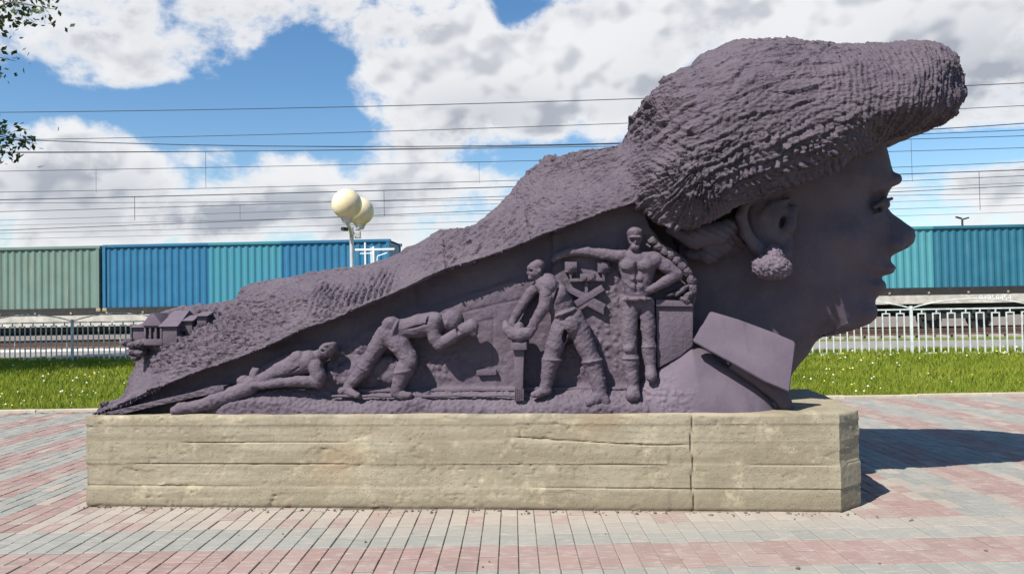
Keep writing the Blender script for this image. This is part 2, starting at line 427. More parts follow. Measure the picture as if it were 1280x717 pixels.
# paving: sand bed, then single pavers
def mat_joint():
    m, b, bs, P_ = pbr('joint_sand', .95, 0, .1)
    sx = b.n('ShaderNodeSeparateXYZ'); b.put(sx.inputs[0], P_)
    n = b.noise(P_, 2.0, 5); n2 = b.noise(P_, 60, 3)
    k = b.ramp(b.math('ADD', sx.outputs[0], b.math('MULTIPLY', b.math('SUBTRACT', n, .5), 2.5)), -.6, 1.0)
    c = b.mix(k, (.085, .072, .064), (0.270, 0.235, 0.200)); c = b.mix(b.math('MULTIPLY', b.ramp(n2, .4, .7), .5), c, (.15, .13, .11))
    b.put(bs.inputs['Base Color'], c); bump(b, bs, n2, .5, .004); return m
PAV = ground_strip('pavement', -3.0, GROUND_Y, -.007, mat_joint(), x0=-22, x1=22, thick=.12)
PW, PD = .1065, .207
def mat_paver(name, use_attr):
    m, b, bs, P_ = pbr(name, .88, 0, .22)
    if use_attr:
        a = b.n('ShaderNodeAttribute'); a.attribute_name = 'Col'; col = a.outputs[0]
    else:
        a = b.n('ShaderNodeObjectInfo'); col = a.outputs['Color']
    geo = b.n('ShaderNodeNewGeometry'); pos = geo.outputs['Position']
    n1 = b.noise(pos, 5.5, 6, .65); n2 = b.noise(pos, 70, 4, .6); n3 = b.noise(pos, 1.1, 4, .6)
    mp = b.n('ShaderNodeMapping'); b.put(mp.inputs[0], pos); mp.inputs['Scale'].default_value = (9, 34, 9)
    n4 = b.noise(mp.outputs[0], 1.0, 5, .65)
    c = b.mix(b.math('MULTIPLY', b.ramp(n4, .50, .68), .55), col, (.37, .335, .29))      # pale lime and sand smears
    c = b.mix(b.math('MULTIPLY', b.ramp(n1, .52, .72), .50), c, (.345, .31, .265))
    c = b.mix(b.math('MULTIPLY', b.ramp(n3, .55, .85), .30), c, (0.270, 0.231, 0.196))
    c = b.mix(b.math('MULTIPLY', b.ramp(n2, .58, .80), .45), c, (.11, .098, .09))
    c = b.mix(b.math('MULTIPLY', b.ramp(b.noise(pos, 2.3, 6, .7), .55, .72), .40), c, (.15, .128, .115))
    b.put(bs.inputs['Base Color'], c); bump(b, bs, b.math('ADD', n2, b.math('MULTIPLY', n1, .6)), .35, .004)
    return m
M_PAV, M_PAVA = mat_paver('paver_single', False), mat_paver('paver_far', True)
def frame_band(x, y):
    """which coloured band of the frame round the plinth a paver lies in"""
    xl, xr, yf = PA[0] - .05, PB[0] + .35, min(PA[1], PB[1]) - .12
    fr = (yf - y) / PD; lf = (xl - x) / (PW * 2.0); rt = (x - xr) / (PW * 2.0)
    k = fr
    if y > yf - (xl - x) * .55 and x < xl: k = lf + (y - yf) * .55
    if y > yf - (x - xr) * .55 and x > xr: k = rt + (y - yf) * .12
    return k
RED = [(0.231, 0.144, 0.129), (0.248, 0.165, 0.148), (0.213, 0.131, 0.120), (0.261, 0.187, 0.165)]
GRN = [(0.196, 0.204, 0.187), (0.217, 0.222, 0.202), (0.178, 0.191, 0.178), (0.235, 0.233, 0.211)]
CRM = [(0.300, 0.261, 0.222), (0.283, 0.239, 0.204), (0.313, 0.274, 0.231)]
def paver_col(x, y, r):
    side = (x < PA[0] - .05 or x > PB[0] + .35) and y > 4.86
    if side:
        k = frame_band(x, y); i = int(math.floor(k / 2.0)); c = GRN[0] if i % 2 else RED[0]
        if r.random() < .10: c = CRM[1]
    else:
        i = int(math.floor((y - 4.03) / .414 + 1e-6)); c = GRN[1] if i % 2 else RED[1]
        if i >= 2: c = CRM[0] if r.random() < .7 else RED[3]
        if i == 1 and x > -1.2 and y > 4.65: c = [a * .5 + d * .5 for a, d in zip(GRN[1], CRM[0])]
    f = r.uniform(.93, 1.08); c = [a * f for a in c]
    dusty = r.betavariate(1.6, 3.2) * .50 + (.08 if x > 0 else 0)
    return [a * (1 - dusty) + d * dusty for a, d in zip(c, (.310, .277, .241))]
def paver_verts(w, d, hgt=.030, bv=.003):
    w -= .0055; d -= .0075
    o = [(-w/2, -d/2), (w/2, -d/2), (w/2, d/2), (-w/2, d/2)]; t = [(x - math.copysign(bv, x), y - math.copysign(bv, y)) for x, y in o]
    v = [(x, y, -hgt) for x, y in o] + [(x, y, -bv) for x, y in o] + [(x, y, 0) for x, y in t]
    f = [(8, 9, 10, 11)] + [(4+i, 4+(i+1)%4, 8+(i+1)%4, 8+i) for i in range(4)] + [(i, (i+1)%4, 4+(i+1)%4, 4+i) for i in range(4)]
    return np.array(v), f
pv, pf = paver_verts(PW, PD)
pm = bpy.data.meshes.new('paver'); pm.from_pydata(pv.tolist(), [], pf); pm.materials.append(M_PAV)
prs = random.Random(5)
cells = []
nrow0, nrow1 = int(2.6 / PD), int((GROUND_Y - .02) / PD)
XJ = .118   # a joint runs straight away from the viewer here
for c in range(-92, 95):
    x = XJ + (c + .5) * PW; joff = prs.uniform(-.012, .012)
    stag = PD * .5 if (abs(x) > 3.2 and c % 2) else 0.0
    for r_ in range(nrow0, nrow1 + 1):
        y = (r_ + .5) * PD + .097 + joff + stag
        if y > GROUND_Y - PD * .45: continue
        rel = np.array([x, y, 0]) - PA; u = rel @ UX; w = rel @ WX
        if -.02 < u < LEN + .1 and .08 < w < PDEPTH - .1: continue
        vis = project(np.array([[u, w, -PH]]))[0]
        cells.append((x, y, vis))
# the nearest ones in view are single pieces
inview = [i for i, (x, y, v) in enumerate(cells) if -10 < v[0] < 1290 and v[1] < 727 and y > 3.6]
inview.sort(key=lambda i: cells[i][1]); single = set(inview[:300])
V_, F_, C_ = [], [], []
for i, (x, y, v) in enumerate(cells):
    c = paver_col(x, y, prs); dz = prs.uniform(-.003, .002); tx, ty = prs.uniform(-.006, .006), prs.uniform(-.007, .007)
    if i in single:
        o = link('paver', pm, None, PAV, (x, y, dz), (tx, ty, prs.uniform(-.006, .006))); o.color = (*c, 1)
    elif y < 7.4 or abs(x) < 20:
        q = pv.copy(); q[:, 2] += dz + q[:, 0] * ty - q[:, 1] * tx; q[:, 0] += x; q[:, 1] += y
        n = len(V_) * 12; V_.append(q); F_.append(np.array(pf) + n); C_.append(np.tile([*c, 1], (36, 1)))
me = mesh_np('far_pavers', np.concatenate(V_), np.concatenate(F_), smooth=False)
ca = me.color_attributes.new('Col', 'FLOAT_COLOR', 'CORNER'); ca.data.foreach_set('color', np.concatenate(C_).astype(np.float32).ravel())
tag(link('far_pavers', me, M_PAVA, PAV), kind='stuff')

M_KERB = simple('kerb_concrete', (.40, .35, .28), .9, 0, .2, 3, .3)
KERB = empty('kerb', (0, GROUND_Y + .05, 0)); tag(KERB, kind='structure')
km = None
for k in range(-20, 20):
    if km is None:
        km = MB().box(-.497, .497, -.04, .04, -.15, .035).mesh('kerb_stone', bevel=.008); km.materials.append(M_KERB)
    link('kerb_stone', km, None, KERB, (k + prs.uniform(-.002, .002), prs.uniform(-.006, .006), prs.uniform(-.006, .004)), (0, 0, prs.uniform(-.004, .004)))

# ================================================================== PLINTH
def mat_concrete():
    m, b, bs, P_ = pbr('board_marked_concrete', .92, 0, .2)
    n1 = b.noise(P_, 1.6, 6, .62); n2 = b.noise(P_, 9, 6, .65); n3 = b.noise(P_, 85, 4, .6)
    mp = b.n('ShaderNodeMapping'); b.put(mp.inputs[0], P_); mp.inputs['Scale'].default_value = (1.3, 1.3, 26); n4 = b.noise(mp.outputs[0], 1.0, 6, .62)
    mv = b.n('ShaderNodeMapping'); b.put(mv.inputs[0], P_); mv.inputs['Scale'].default_value = (9, 9, .9); n5 = b.noise(mv.outputs[0], 1.0, 5, .6)
    c = b.mix(b.ramp(n1, .32, .70), (.232, .200, .142), (.325, .287, .212))
    c = b.mix(b.math('MULTIPLY', b.ramp(n4, .44, .72), .55), c, (.170, .146, .104))
    c = b.mix(b.math('MULTIPLY', b.ramp(n2, .50, .76), .45), c, (.345, .300, .215))
    c = b.mix(b.math('MULTIPLY', b.ramp(n5, .56, .80), .40), c, (.185, .152, .105))
    c = b.mix(b.math('MULTIPLY', b.ramp(n3, .62, .80), .55), c, (.13, .108, .075))
    ml = b.n('ShaderNodeMapping'); b.put(ml.inputs[0], P_); ml.inputs['Scale'].default_value = (.45, .45, 7.5); n7 = b.noise(ml.outputs[0], 1.0, 2, .5)
    c = b.mix(b.math('MULTIPLY', b.ramp(n7, .47, .60), .55), c, (.195, .165, .112))
    c = b.mix(b.math('MULTIPLY', b.ramp(b.noise(P_, 4.2, 7, .72), .54, .68), .65), c, (.43, .375, .265))
    c = b.mix(b.math('MULTIPLY', b.ramp(b.noise(P_, 22, 6, .7), .55, .72), .45), c, (.135, .115, .08))
    sz = b.n('ShaderNodeSeparateXYZ'); b.put(sz.inputs[0], P_)
    damp = b.math('MULTIPLY', b.ramp(b.math('ADD', sz.outputs[2], b.math('MULTIPLY', n2, -.10)), -.05, .05, 1, 0), .55); c = b.mix(damp, c, (.15, .122, .085))
    n6 = b.noise(P_, .9, 3); c = b.mix(b.math('MULTIPLY', b.ramp(n6, .60, .80), .35), c, (.33, .215, .125))
    b.put(bs.inputs['Base Color'], c); vp = b.n('ShaderNodeTexVoronoi'); b.put(vp.inputs['Vector'], P_); vp.inputs['Scale'].default_value = 42; pore = b.ramp(vp.outputs['Distance'], .08, .22); pore = b.math('MAXIMUM', pore, b.ramp(b.noise(P_, 3.1, 3), .50, .56))
    c = b.mix(b.math('MULTIPLY', b.math('SUBTRACT', 1.0, pore), .6), c, (.10, .085, .06)); b.put(bs.inputs['Base Color'], c)
    hh_ = b.math('ADD', b.math('ADD', n3, b.math('MULTIPLY', n4, .25)), b.math('ADD', b.math('MULTIPLY', pore, 1.4), b.math('MULTIPLY', b.ramp(b.noise(P_, 13, 6, .7), .48, .54), .7)))
    bump(b, bs, hh_, .42, .0035); return m
M_CONC = mat_concrete()
def build_plinth():
    q1 = local_hit(1077, 632, 0)  # only direction; chamfer corner from the ground
    pc = ground_pt(1077, 632) - PA; cu, cw = pc @ UX, pc @ WX
    foot = [(0, 0), (LEN, 0), (cu, cw), (cu + .02, PDEPTH), (.02, PDEPTH)]
    pts, nor = [], []
    for i, (a, bb) in enumerate(zip(foot, foot[1:] + foot[:1])):
        a = np.array(a, float); bb = np.array(bb, float); L = np.linalg.norm(bb - a); step = .0125 if i < 3 else .05
        n = max(2, int(L / step)); t = (bb - a) / L
        for k in range(n): pts.append(a + (bb - a) * k / n); nor.append((t[1], -t[0]))
    pts = np.array(pts); nor = np.array(nor)
    nor = nor + np.roll(nor, 1, 0); nor /= np.linalg.norm(nor, axis=1, keepdims=True)
    hs = np.concatenate([np.arange(-.03, PH - .03, .008), [PH - .022, PH - .012, PH - .004, PH]])
    m = len(pts); n = len(hs)
    S, Hh = np.meshgrid(np.arange(m), hs, indexing='ij')
    per = np.concatenate([[0], np.cumsum(np.linalg.norm(np.diff(pts, axis=0), axis=1))]); Sx = per[S]
    q = np.stack([Sx, Hh * 1.0, Hh * 0 + 3], -1)
    disp = fbm(q, 1.1, 3) * .003 + fbm(q, 9, 4) * .0012 + fbm(q, 40, 3) * .0018
    # shuttering boards: every lift a little in or out, with a ridge or crack between
    bounds = [0.0, .145, .30, .445, .56, .80]; wob = fbm(np.stack([Sx, Sx * 0, Sx * 0 + 9], -1), .9, 3) * .006
    offs = [.0025, -.002, .002, -.0015, .003]
    hh = Hh + wob
    for k in range(5):
        left = Sx < 4.0
        disp += ((hh >= bounds[k]) & (hh < bounds[k+1])) * np.where(left, offs[k], -offs[(k+2) % 5])
    for k in range(1, 4):
        on = sstep(fbm(np.stack([Sx, Sx * 0 + k, Sx * 0], -1), .8, 3), .0, .15)
        disp -= .010 * np.exp(-((hh - bounds[k]) / .0045) ** 2) * on
        disp += .0015 * np.exp(-((hh - bounds[k] - .006) / .005) ** 2) * (1 - on)
    useam = (P(865, 560, 0)[0]); disp -= .016 * np.exp(-((Sx - useam - .006 * np.sin(Hh * 25)) / .006) ** 2)
    crack = PH - .15 - .05 * sstep(Sx, 2.9, 3.9) + fbm(np.stack([Sx, Sx*0, Sx*0], -1), 7, 3) * .006
    disp -= .012 * np.exp(-((Hh - crack) / .005) ** 2) * sstep(Sx, 2.9, 3.1) * (1 - sstep(Sx, 4.0, 4.2))
    pits = fbm(q + 4, 30, 2); disp -= .006 * sstep(pits, .42, .62) * sstep(fbm(q, 2.2, 2), -.15, .25)
    spall = fbm(q * np.array([1, 2.2, 1]) + 8, 3.3, 4); disp -= .004 * sstep(spall, .34, .36)
    disp -= .010 * np.exp(-((Hh - .0) / .012) ** 2)
    edge = np.clip((Hh - (PH - .03)) / .03, 0, 1); disp -= edge ** 3 * (.003 + .016 * sstep(np.abs(fbm(q, 5, 3)), .12, .4))
    X = pts[S, 0] + nor[S, 0] * disp; Y = pts[S, 1] + nor[S, 1] * disp; Z = Hh + (edge > .9) * fbm(q, 8, 3) * .006
    V = np.stack([X, Y, Z], -1).reshape(-1, 3)
    i, j = np.meshgrid(np.arange(m), np.arange(n - 1), indexing='ij'); i2 = (i + 1) % m
    F = np.stack([i*n+j, i2*n+j, i2*n+j+1, i*n+j+1], -1).reshape(-1, 4)
    # top: rings drawn in to the middle
    top = [np.arange(m) * n + n - 1]; cen = np.array([LEN / 2, PDEPTH / 2]); extra = []
    base = V[top[0]][:, :2]
    nv = len(V)
    for k, f in enumerate((.03, .08, .16, .3, .5, .8)):
        ring = base.copy(); sc = np.stack([np.full(m, 1 - f * .22), np.full(m, 1 - f)], 1); ring = cen + (ring - cen) * sc
        z = PH + fbm(np.stack([ring[:, 0], ring[:, 1], ring[:, 0] * 0], -1), 5, 4) * .008 + .002
        extra.append(np.column_stack([ring, z])); top.append(np.arange(m) + nv); nv += m
    T4 = [np.stack([a, np.roll(a, -1), np.roll(b2, -1), b2], 1) for a, b2 in zip(top[:-1], top[1:])]
    V = np.concatenate([V] + extra)
    me = mesh_np('concrete_plinth', V, [F, np.concatenate(T4), top[-1][None, :]])
    try: me.set_sharp_from_angle(angle=R(35))
    except Exception: pass
    o = link('concrete_plinth', me, M_CONC, None, (PA[0], PA[1], 0), (0, 0, ANG))
    tag(o, 'long board-marked yellowish concrete plinth under the violet statue', 'plinth')
build_plinth()

# ================================================================== STATUE: headdress
TOP = [(113, 519), (117, 513), (133, 502.5), (153, 494), (164, 465), (170, 449), (166, 440), (170, 420), (176, 408), (192, 396), (207, 387), (229, 383.7), (262, 379.6), (294, 373.5),
       (302, 358), (313, 353), (343, 347), (374, 343), (405, 335.5), (440, 333), (468, 328), (493, 318), (520, 305), (538, 293), (552, 286), (578, 285), (594, 283), (615, 260),
       (635, 243), (648, 225), (663, 209), (686, 198), (711, 191), (731, 187.6), (756, 182.6), (774, 179)]
HATTOP = [(774, 179), (786, 162), (799, 144), (809, 127), (824, 112), (841, 94), (862, 83), (876, 70), (902, 58), (926, 51), (957, 48), (997, 49), (1018, 52), (1037, 55), (1090, 55),
          (1123, 52.5), (1154, 50), (1177, 54), (1195, 68), (1205, 96), (1207, 118), (1195, 141), (1180, 153), (1154, 160), (1132, 167), (1118, 170), (1106, 175)]
HATLOW = [(1106, 175), (1085, 188), (1056, 203), (1030, 215), (995, 230), (955, 248), (917, 261), (891, 276), (865, 287), (840, 286), (813, 271), (794, 254)]
HATLOW_W = [.66, .50, .34, .24, .17, .13, .10, .08, .08, .08, .06, .03]
LOW = [(794, 254), (753, 267), (713, 283), (666, 300.6), (640, 312), (599, 326), (547, 343), (495, 367.7), (442, 389), (414, 402), (376, 414.5), (347, 429), (297, 449), (248, 466),
       (200, 485), (164, 502.5), (127, 517), (113, 521)]
p_top, p_htop, p_hlow, p_low = path(TOP, MIDW), path(HATTOP, MIDW), path(HATLOW, MIDW), path(LOW, MIDW)
p_top[0] = p_low[-1]                                       # the thin end lies on the front corner of the plinth
head_poly = np.concatenate([p_top[:-1], p_htop[:-1], p_hlow[:-1], p_low[:-1]])
def headdress_fields(G):
    U, Vv = G.U2, G.V2
    sd = sd_poly(U, Vv, head_poly)
    dt, dht, dhl, dl = seg_dist(U, Vv, p_top), seg_dist(U, Vv, p_htop), seg_dist(U, Vv, p_hlow), seg_dist(U, Vv, p_low)
    ux = lambda px: P(px, 250, .3)[0]
    x = np.clip(dt / (dt + dl + 1e-4) / .93, 0, 1)
    Td = .69 * np.power(np.clip(x, 0, 1), .72) * (1 - sstep(U, ux(790), ux(900)))
    dha = seg_dist(U, Vv, p_htop[:20]); dhb = seg_dist(U, Vv, p_htop[19:])
    Th = .84 * np.power(prof(dha / .50), .80) * np.power(prof(dhb / .19), .8) * (.76 + .24 * prof(dhl / .34)) * sstep(U, ux(700), ux(850))
    T = smax(Td, Th, .10)
    nb = max(1, int(round(.035 / G.h)))
    Tb = T.copy()
    for ax in (0, 1):
        for _ in range(3):
            c = np.cumsum(np.pad(Tb, [(nb + 1, nb) if a == ax else (0, 0) for a in (0, 1)], mode='edge'), axis=ax)
            Tb = (np.take(c, np.arange(2 * nb + 1, c.shape[ax]), ax) - np.take(c, np.arange(0, c.shape[ax] - 2 * nb - 1), ax)) / (2 * nb + 1)
    k = sstep(np.minimum(dt, dht), .02, .14); T = T * (1 - k) + Tb * k
    return T, sd
lo = head_poly.min(0) - .06; hi = head_poly.max(0) + .06
FD = Grid(lo[0], hi[0], 0, .02, lo[1], hi[1], .010)
def seg_param(u, v, poly):
    """distance to a polyline and the length run along it"""
    best = np.full(u.shape, 1e9); arc = np.zeros(u.shape); run = 0.0
    for a, b in zip(poly[:-1], poly[1:]):
        e = b - a; L = math.hypot(*e); t = np.clip(((u - a[0]) * e[0] + (v - a[1]) * e[1]) / (L * L), 0, 1)
        d = np.hypot(u - a[0] - t * e[0], v - a[1] - t * e[1]); m = d < best; best = np.where(m, d, best); arc = np.where(m, run + t * L, arc); run += L
    return best, arc
def edge_y(X): return np.interp(X, [p[0] for p in LOW[::-1]], [p[1] for p in LOW[::-1]])
_oc = CP - PA; uc_, wc_, vc_ = _oc @ UX, _oc @ WX, EYE - PH
def headdress_detail(V, N, fine=1.0):
    px = project(V); X, Y = px[:, 0], px[:, 1]
    u, w, v = V[:, 0], V[:, 1], V[:, 2]
    sl = (v + w * .75) * .8                              # distance run down the face of the slope
    q = V * 1.0; wx = fbm(q, 2.6, 3); wy = fbm(q + 5, 2.6, 3); w2 = fbm(q + 9, 9, 2)
    patch = sstep(fbm(q + 2, 3.5, 3), -.35, .35)
    out = fbm(q, 5, 3) * .020 + fbm(q, 17, 4) * .012 + np.abs(fbm(q + 3, 34, 3)) * .014
    def rot(a, s): ca, sa = math.cos(R(a)), math.sin(R(a)); return u * ca + s * sa, -u * sa + s * ca
    def zone(cx, cy, rx, ry, soft=.5):
        return 1 - sstep(np.hypot((X - cx) / rx, (Y - cy) / ry) + w2 * .12, 1 - soft, 1 + soft)
    # rows that follow the lower edge of the hat
    km = (MIDW - wc_) / (np.minimum(w, MIDW) - wc_); um, vm = uc_ + (u - uc_) * km, vc_ + (v - vc_) * km
    dl_, arc = seg_param(um, vm, p_hlow)
    def herring(Lr, Lc, seed, wob=.10):
        r = (dl_ + wx * wob + w2 * .022) / Lr; ri = np.floor(r).astype(np.int64); f = r - ri
        c = (arc + wy * wob + np.where(ri % 2 == 0, 1, -1) * .55 * f * Lr) / Lc + hash2(ri, ri * 0 + 2, seed) * 5; ci = np.floor(c).astype(np.int64)
        return (.35 + .65 * hash2(ri, ci, seed + 4)) * np.power(1 - f, 1.2) * np.power(np.abs(np.sin(np.pi * (c - ci))), .5)
    # hat crown: long bark-like strokes along the hat
    s, t = rot(12, v); z1 = zone(935, 110, 185, 85, .35)
    out += (chips(t + wx * .16 + w2 * .03, s + wy * .12, .034, .13, 1) * .026 * (.25 + .75 * patch) + chips(-t + wy * .16, s + wx * .14, .085, .26, 31) * .022) * z1
    # front end: columns of upright scales
    s, t = rot(-10, v); z2 = zone(1140, 112, 100, 72, .35)
    out += (chips(-s + wx * .04, t + .04 * wy, .034, .085, 2, .5) * .030 + chips(t + wy * .06, s, .05, .04, 32) * .008) * z2
    # underside roll: herringbone rows of gouges
    z3 = zone(960, 212, 135, 44, .40); out += (herring(.078, .050, 3) * .050 + chips(dl_ + wx * .05, arc, .03, .05, 33) * .012) * z3
    out += herring(.060, .040, 8) * .030 * zone(1050, 165, 95, 36, .45) + herring(.055, .060, 9, .10) * .020 * zone(900, 165, 100, 36, .5)
    # left of it: long fanned folds
    ang = np.arctan2(Y - 195, X - 885); rad = np.hypot(X - 885, Y - 195) * SCL; z4 = zone(838, 245, 62, 46, .35)
    out += (strokes(ang * .62 + wx * .07 + w2 * .012, rad + wy * .1, .050, .22, 4) * .046 + chips(ang * .62 + wx * .05, rad, .04, .14, 34) * .022) * z4
    # back of the hat: slanting ledges
    s, t = rot(24, v); z5 = zone(822, 135, 46, 48, .35); out += chips(-t + wx * .07, s, .060, .24, 5, .6) * .060 * z5
    # upper slope of the drape: slanted furrows
    s, t = rot(-62, sl); z6 = zone(725, 245, 85, 42, .4); out += (strokes(t + wx * .10 + w2 * .01, s + wy * .06, .062, .26, 6) * .022 + chips(t + wx * .1, s, .05, .15, 36) * .016) * z6
    s, t = rot(12, sl); out += chips(-t + wx * .06, s, .05, .15, 16) * .045 * zone(700, 200, 80, 16, .4)
    s, t = rot(-40, sl); out += chips(t + wx * .1, s + wy * .1, .034, .10, 40) * .016 * (X < 800) * (X > 200) * patch * (1 - (Y > edge_y(X) - 46) * (X > 370) * (X < 510))
    # comb of upright notches above the edge
    edge = np.interp(X, [p[0] for p in LOW[::-1]], [p[1] for p in LOW[::-1]]); below = edge - Y
    comb = np.power(np.abs(np.sin(np.pi * (u + wx * .03 + w2 * .006) / .046)), .8)
    z7 = sstep(below, 6, 14) * (1 - sstep(below + wy * 22 + w2 * 12, 30, 42)) * sstep(X, 370, 400) * (1 - sstep(X, 480, 510)); out -= (1 - comb) * .060 * z7 * (.5 + .5 * patch)
    z7b = sstep(below, 2, 5) * (1 - sstep(below, 14, 20)) * (1 - sstep(X, 160, 185)); out -= (1 - comb) * .034 * z7b
    z7c = sstep(below, 8, 16) * (1 - sstep(below, 40, 60)) * sstep(X, 500, 560) * (1 - sstep(X, 640, 690)); s, t = rot(50, sl)
    out += chips(-t + wx * .06, s, .045, .12, 17) * .032 * z7c
    # left: combed furrows, then crumbly clods
    s, t = rot(80, sl); z8 = zone(300, 405, 46, 26, .4); out += strokes(t + wx * .04, s, .046, .2, 8) * .032 * z8
    d, cid = worley(u + wx * .04, sl + wy * .04, .060); cl = np.clip(1 - d / .75, 0, 1) ** .7 * (.3 + cid)
    z9 = np.clip(zone(250, 432, 80, 36, .45) + zone(370, 388, 100, 22, .5) * .8, 0, 1); out += (cl * .034 - .010 + chips(-sl + wx * .04, u + wy * .04, .036, .045, 44, .7) * .040) * z9
    z10 = zone(250, 392, 45, 12, .5); s, t = rot(20, sl); out += chips(t + wx * .03, s, .05, .1, 18) * .04 * z10
    # cracks
    for (x0, y0, x1, y1) in ((655, 262, 665, 297), (555, 300, 557, 330), (195, 478, 188, 505), (200, 455, 186, 490)):
        t_ = np.clip((Y - y0) / (y1 - y0), 0, 1); xx = x0 + (x1 - x0) * t_ + wx * 3
        out -= .026 * np.exp(-((X - xx) / 1.6) ** 2) * (Y > y0 - 2) * (Y < y1 + 2)
    # plain lip along the front edge, worn smooth left end
    lip = (1 - sstep(below, 6, 11)) * (below > -6) * (X < 795) * (X > 190); out = out * (1 - .6 * lip)
    plain = zone(170, 480, 24, 30, .4); out = out * (1 - .55 * plain)
    out *= fine
    return V + N * (out - .018)[:, None]
def build_headdress():
    G = Grid(lo[0], hi[0], -.18, MIDW + .04, max(lo[1], -.03), hi[1], .0078)
    T, sd = headdress_fields(FD)
    phi = G.relief_seen(FD, T, sd); phi = np.maximum(phi, (G.w - (MIDW + .02))[None, :, None])
    V, F = G.mesh(phi); V = relax(V, F, 1); N = vnormals(V, F); V = headdress_detail(V, N)
    Gc = Grid(lo[0], hi[0], MIDW - .05, 2 * MIDW + .20, max(lo[1], -.03), hi[1], .024)
    V2, F2 = Gc.mesh(Gc.relief_seen(FD, T, sd)); V2 = relax(V2, F2, 1)
    q = V2; V2 = V2 + vnormals(V2, F2) * (fbm(q, 6, 3) * .02 + fbm(q, 16, 2) * .014 - .004)[:, None]
    me = mesh_np('headdress', np.concatenate([V, V2]), np.concatenate([F, F2 + len(V)]))
    o = link('headdress', me, M_ROUGH, STAT)
    o['label'] = 'rough chiselled fur hat flowing back into a long slope'
    return o
HEADDRESS = build_headdress()

# ---- relief wall under the drape
WALLW = .20
wall_px = [(113, 524), (113, 519), (164, 494), (200, 474), (300, 436), (414, 388), (547, 328), (666, 284), (753, 250), (794, 235), (812, 282), (826, 302), (842, 312), (858, 326), (868, 346), (871, 372), (868, 380), (867, 524)]
def build_wall():
    poly = path(wall_px, WALLW); poly[:2, 0] += .06; poly[0, 1] = poly[-1, 1] = -.03
    G = Grid(poly[:, 0].min() - .03, poly[:, 0].max() + .03, -.04, MIDW, -.035, poly[:, 1].max() + .03, .0085)
    sd = sd_poly(G.U2, G.V2, poly); U, Vv = G.U2, G.V2
    vb = P(600, 484, .12)[2]
    T = np.full(U.shape, MIDW - WALLW, np.float32)
    T = T + .155 * (1 - sstep(Vv + fbm(np.stack([U, U*0, U*0], -1), 2, 2) * .02, .015, vb + .02))     # ballast bank
    # mound under the lying man
    m = np.array([(300, 512), (330, 497), (380, 484), (430, 470), (470, 455), (500, 470), (520, 500)]); mp_ = path(m, .15)
    T = T + .05 * (1 - sstep(np.abs(seg_dist(U, Vv, mp_)), .02, .14)) * (Vv < 1)
    leftcut = sstep(U, P(190, 510, .1)[0], P(300, 510, .1)[0]); T = MIDW - WALLW + (T - (MIDW - WALLW)) * leftcut; T = np.minimum(T, MIDW - .045)
    phi = G.relief(T, sd); phi = np.maximum(phi, (G.w - MIDW + .02)[None, :, None])
    V, F = G.mesh(phi); V = relax(V, F, 1); N = vnormals(V, F)
    px = project(V); X, Y = px[:, 0], px[:, 1]; u, v = V[:, 0], V[:, 2]; wx = fbm(V, 4, 2)
    out = fbm(V, 6, 3) * .006 + fbm(V, 26, 3) * .006
    d, cid = worley(u + wx * .02, v, .021); peb = (np.clip(1 - d / .8, 0, 1) ** .7) * (.3 + cid) * .013
    bank = sstep(Y, 483, 490) ; out += peb * bank
    d2, c2 = worley(u, v + wx * .02, .05); out += np.clip(1 - d2 / .8, 0, 1) ** .6 * (.2 + c2) * .030 * (1 - sstep(np.hypot((X - 455) / 70, (Y - 455) / 32), .7, 1.1)) * (1 - bank)
    d3, c3 = worley(u, v, .033); zz = np.clip((1 - sstep(np.hypot((X - 735) / 62, (Y - 440) / 42), .6, 1.1)) + (1 - sstep(np.hypot((X - 770) / 30, (Y - 360) / 60), .6, 1.1)) + (1 - sstep(np.hypot((X - 560) / 60, (Y - 455) / 22), .6, 1.1)), 0, 1)
    out += (np.clip(1 - d3 / .7, 0, 1) * (c3 > .35) * .014) * zz * (1 - bank)
    # scratched wires and the seam of the far hills
    for (x0, y0, x1, y1, wd, dp) in ((617, 385, 616, 462, .9, .008), (575, 392, 660, 372, 1.0, .008), (590, 404, 620, 398, .8, .006), (640, 352, 540, 385, 1.5, -.014), (868, 400, 760, 404, .8, .004)):
        e = np.array([x1 - x0, y1 - y0], float); L = e @ e; t = np.clip(((X - x0) * e[0] + (Y - y0) * e[1]) / L, 0, 1)
        dd = np.hypot(X - x0 - t * e[0], Y - y0 - t * e[1] + wx * 2); out -= dp * np.exp(-(dd / wd) ** 2)
    hill = np.interp(X, [430, 500, 540, 600, 640, 680], [430, 395, 388, 372, 352, 335]); out -= .022 * (1 - sstep(Y - hill + wx * 10, -8, 6)) * (X < 690)
    V = V + N * out[:, None]
    o = link('relief_wall', mesh_np('relief_wall', V, F), M_FIG, STAT); o['label'] = 'rough recessed wall carrying the carved workers'
    # coarse body behind it
    mb = MB(); back = [(x, z) for x, z in poly]; mb.prism(back, MIDW - .06, 2 * MIDW - WALLW); mb.build('back_wall', M_FIG, STAT)
    return poly
wall_poly = build_wall()

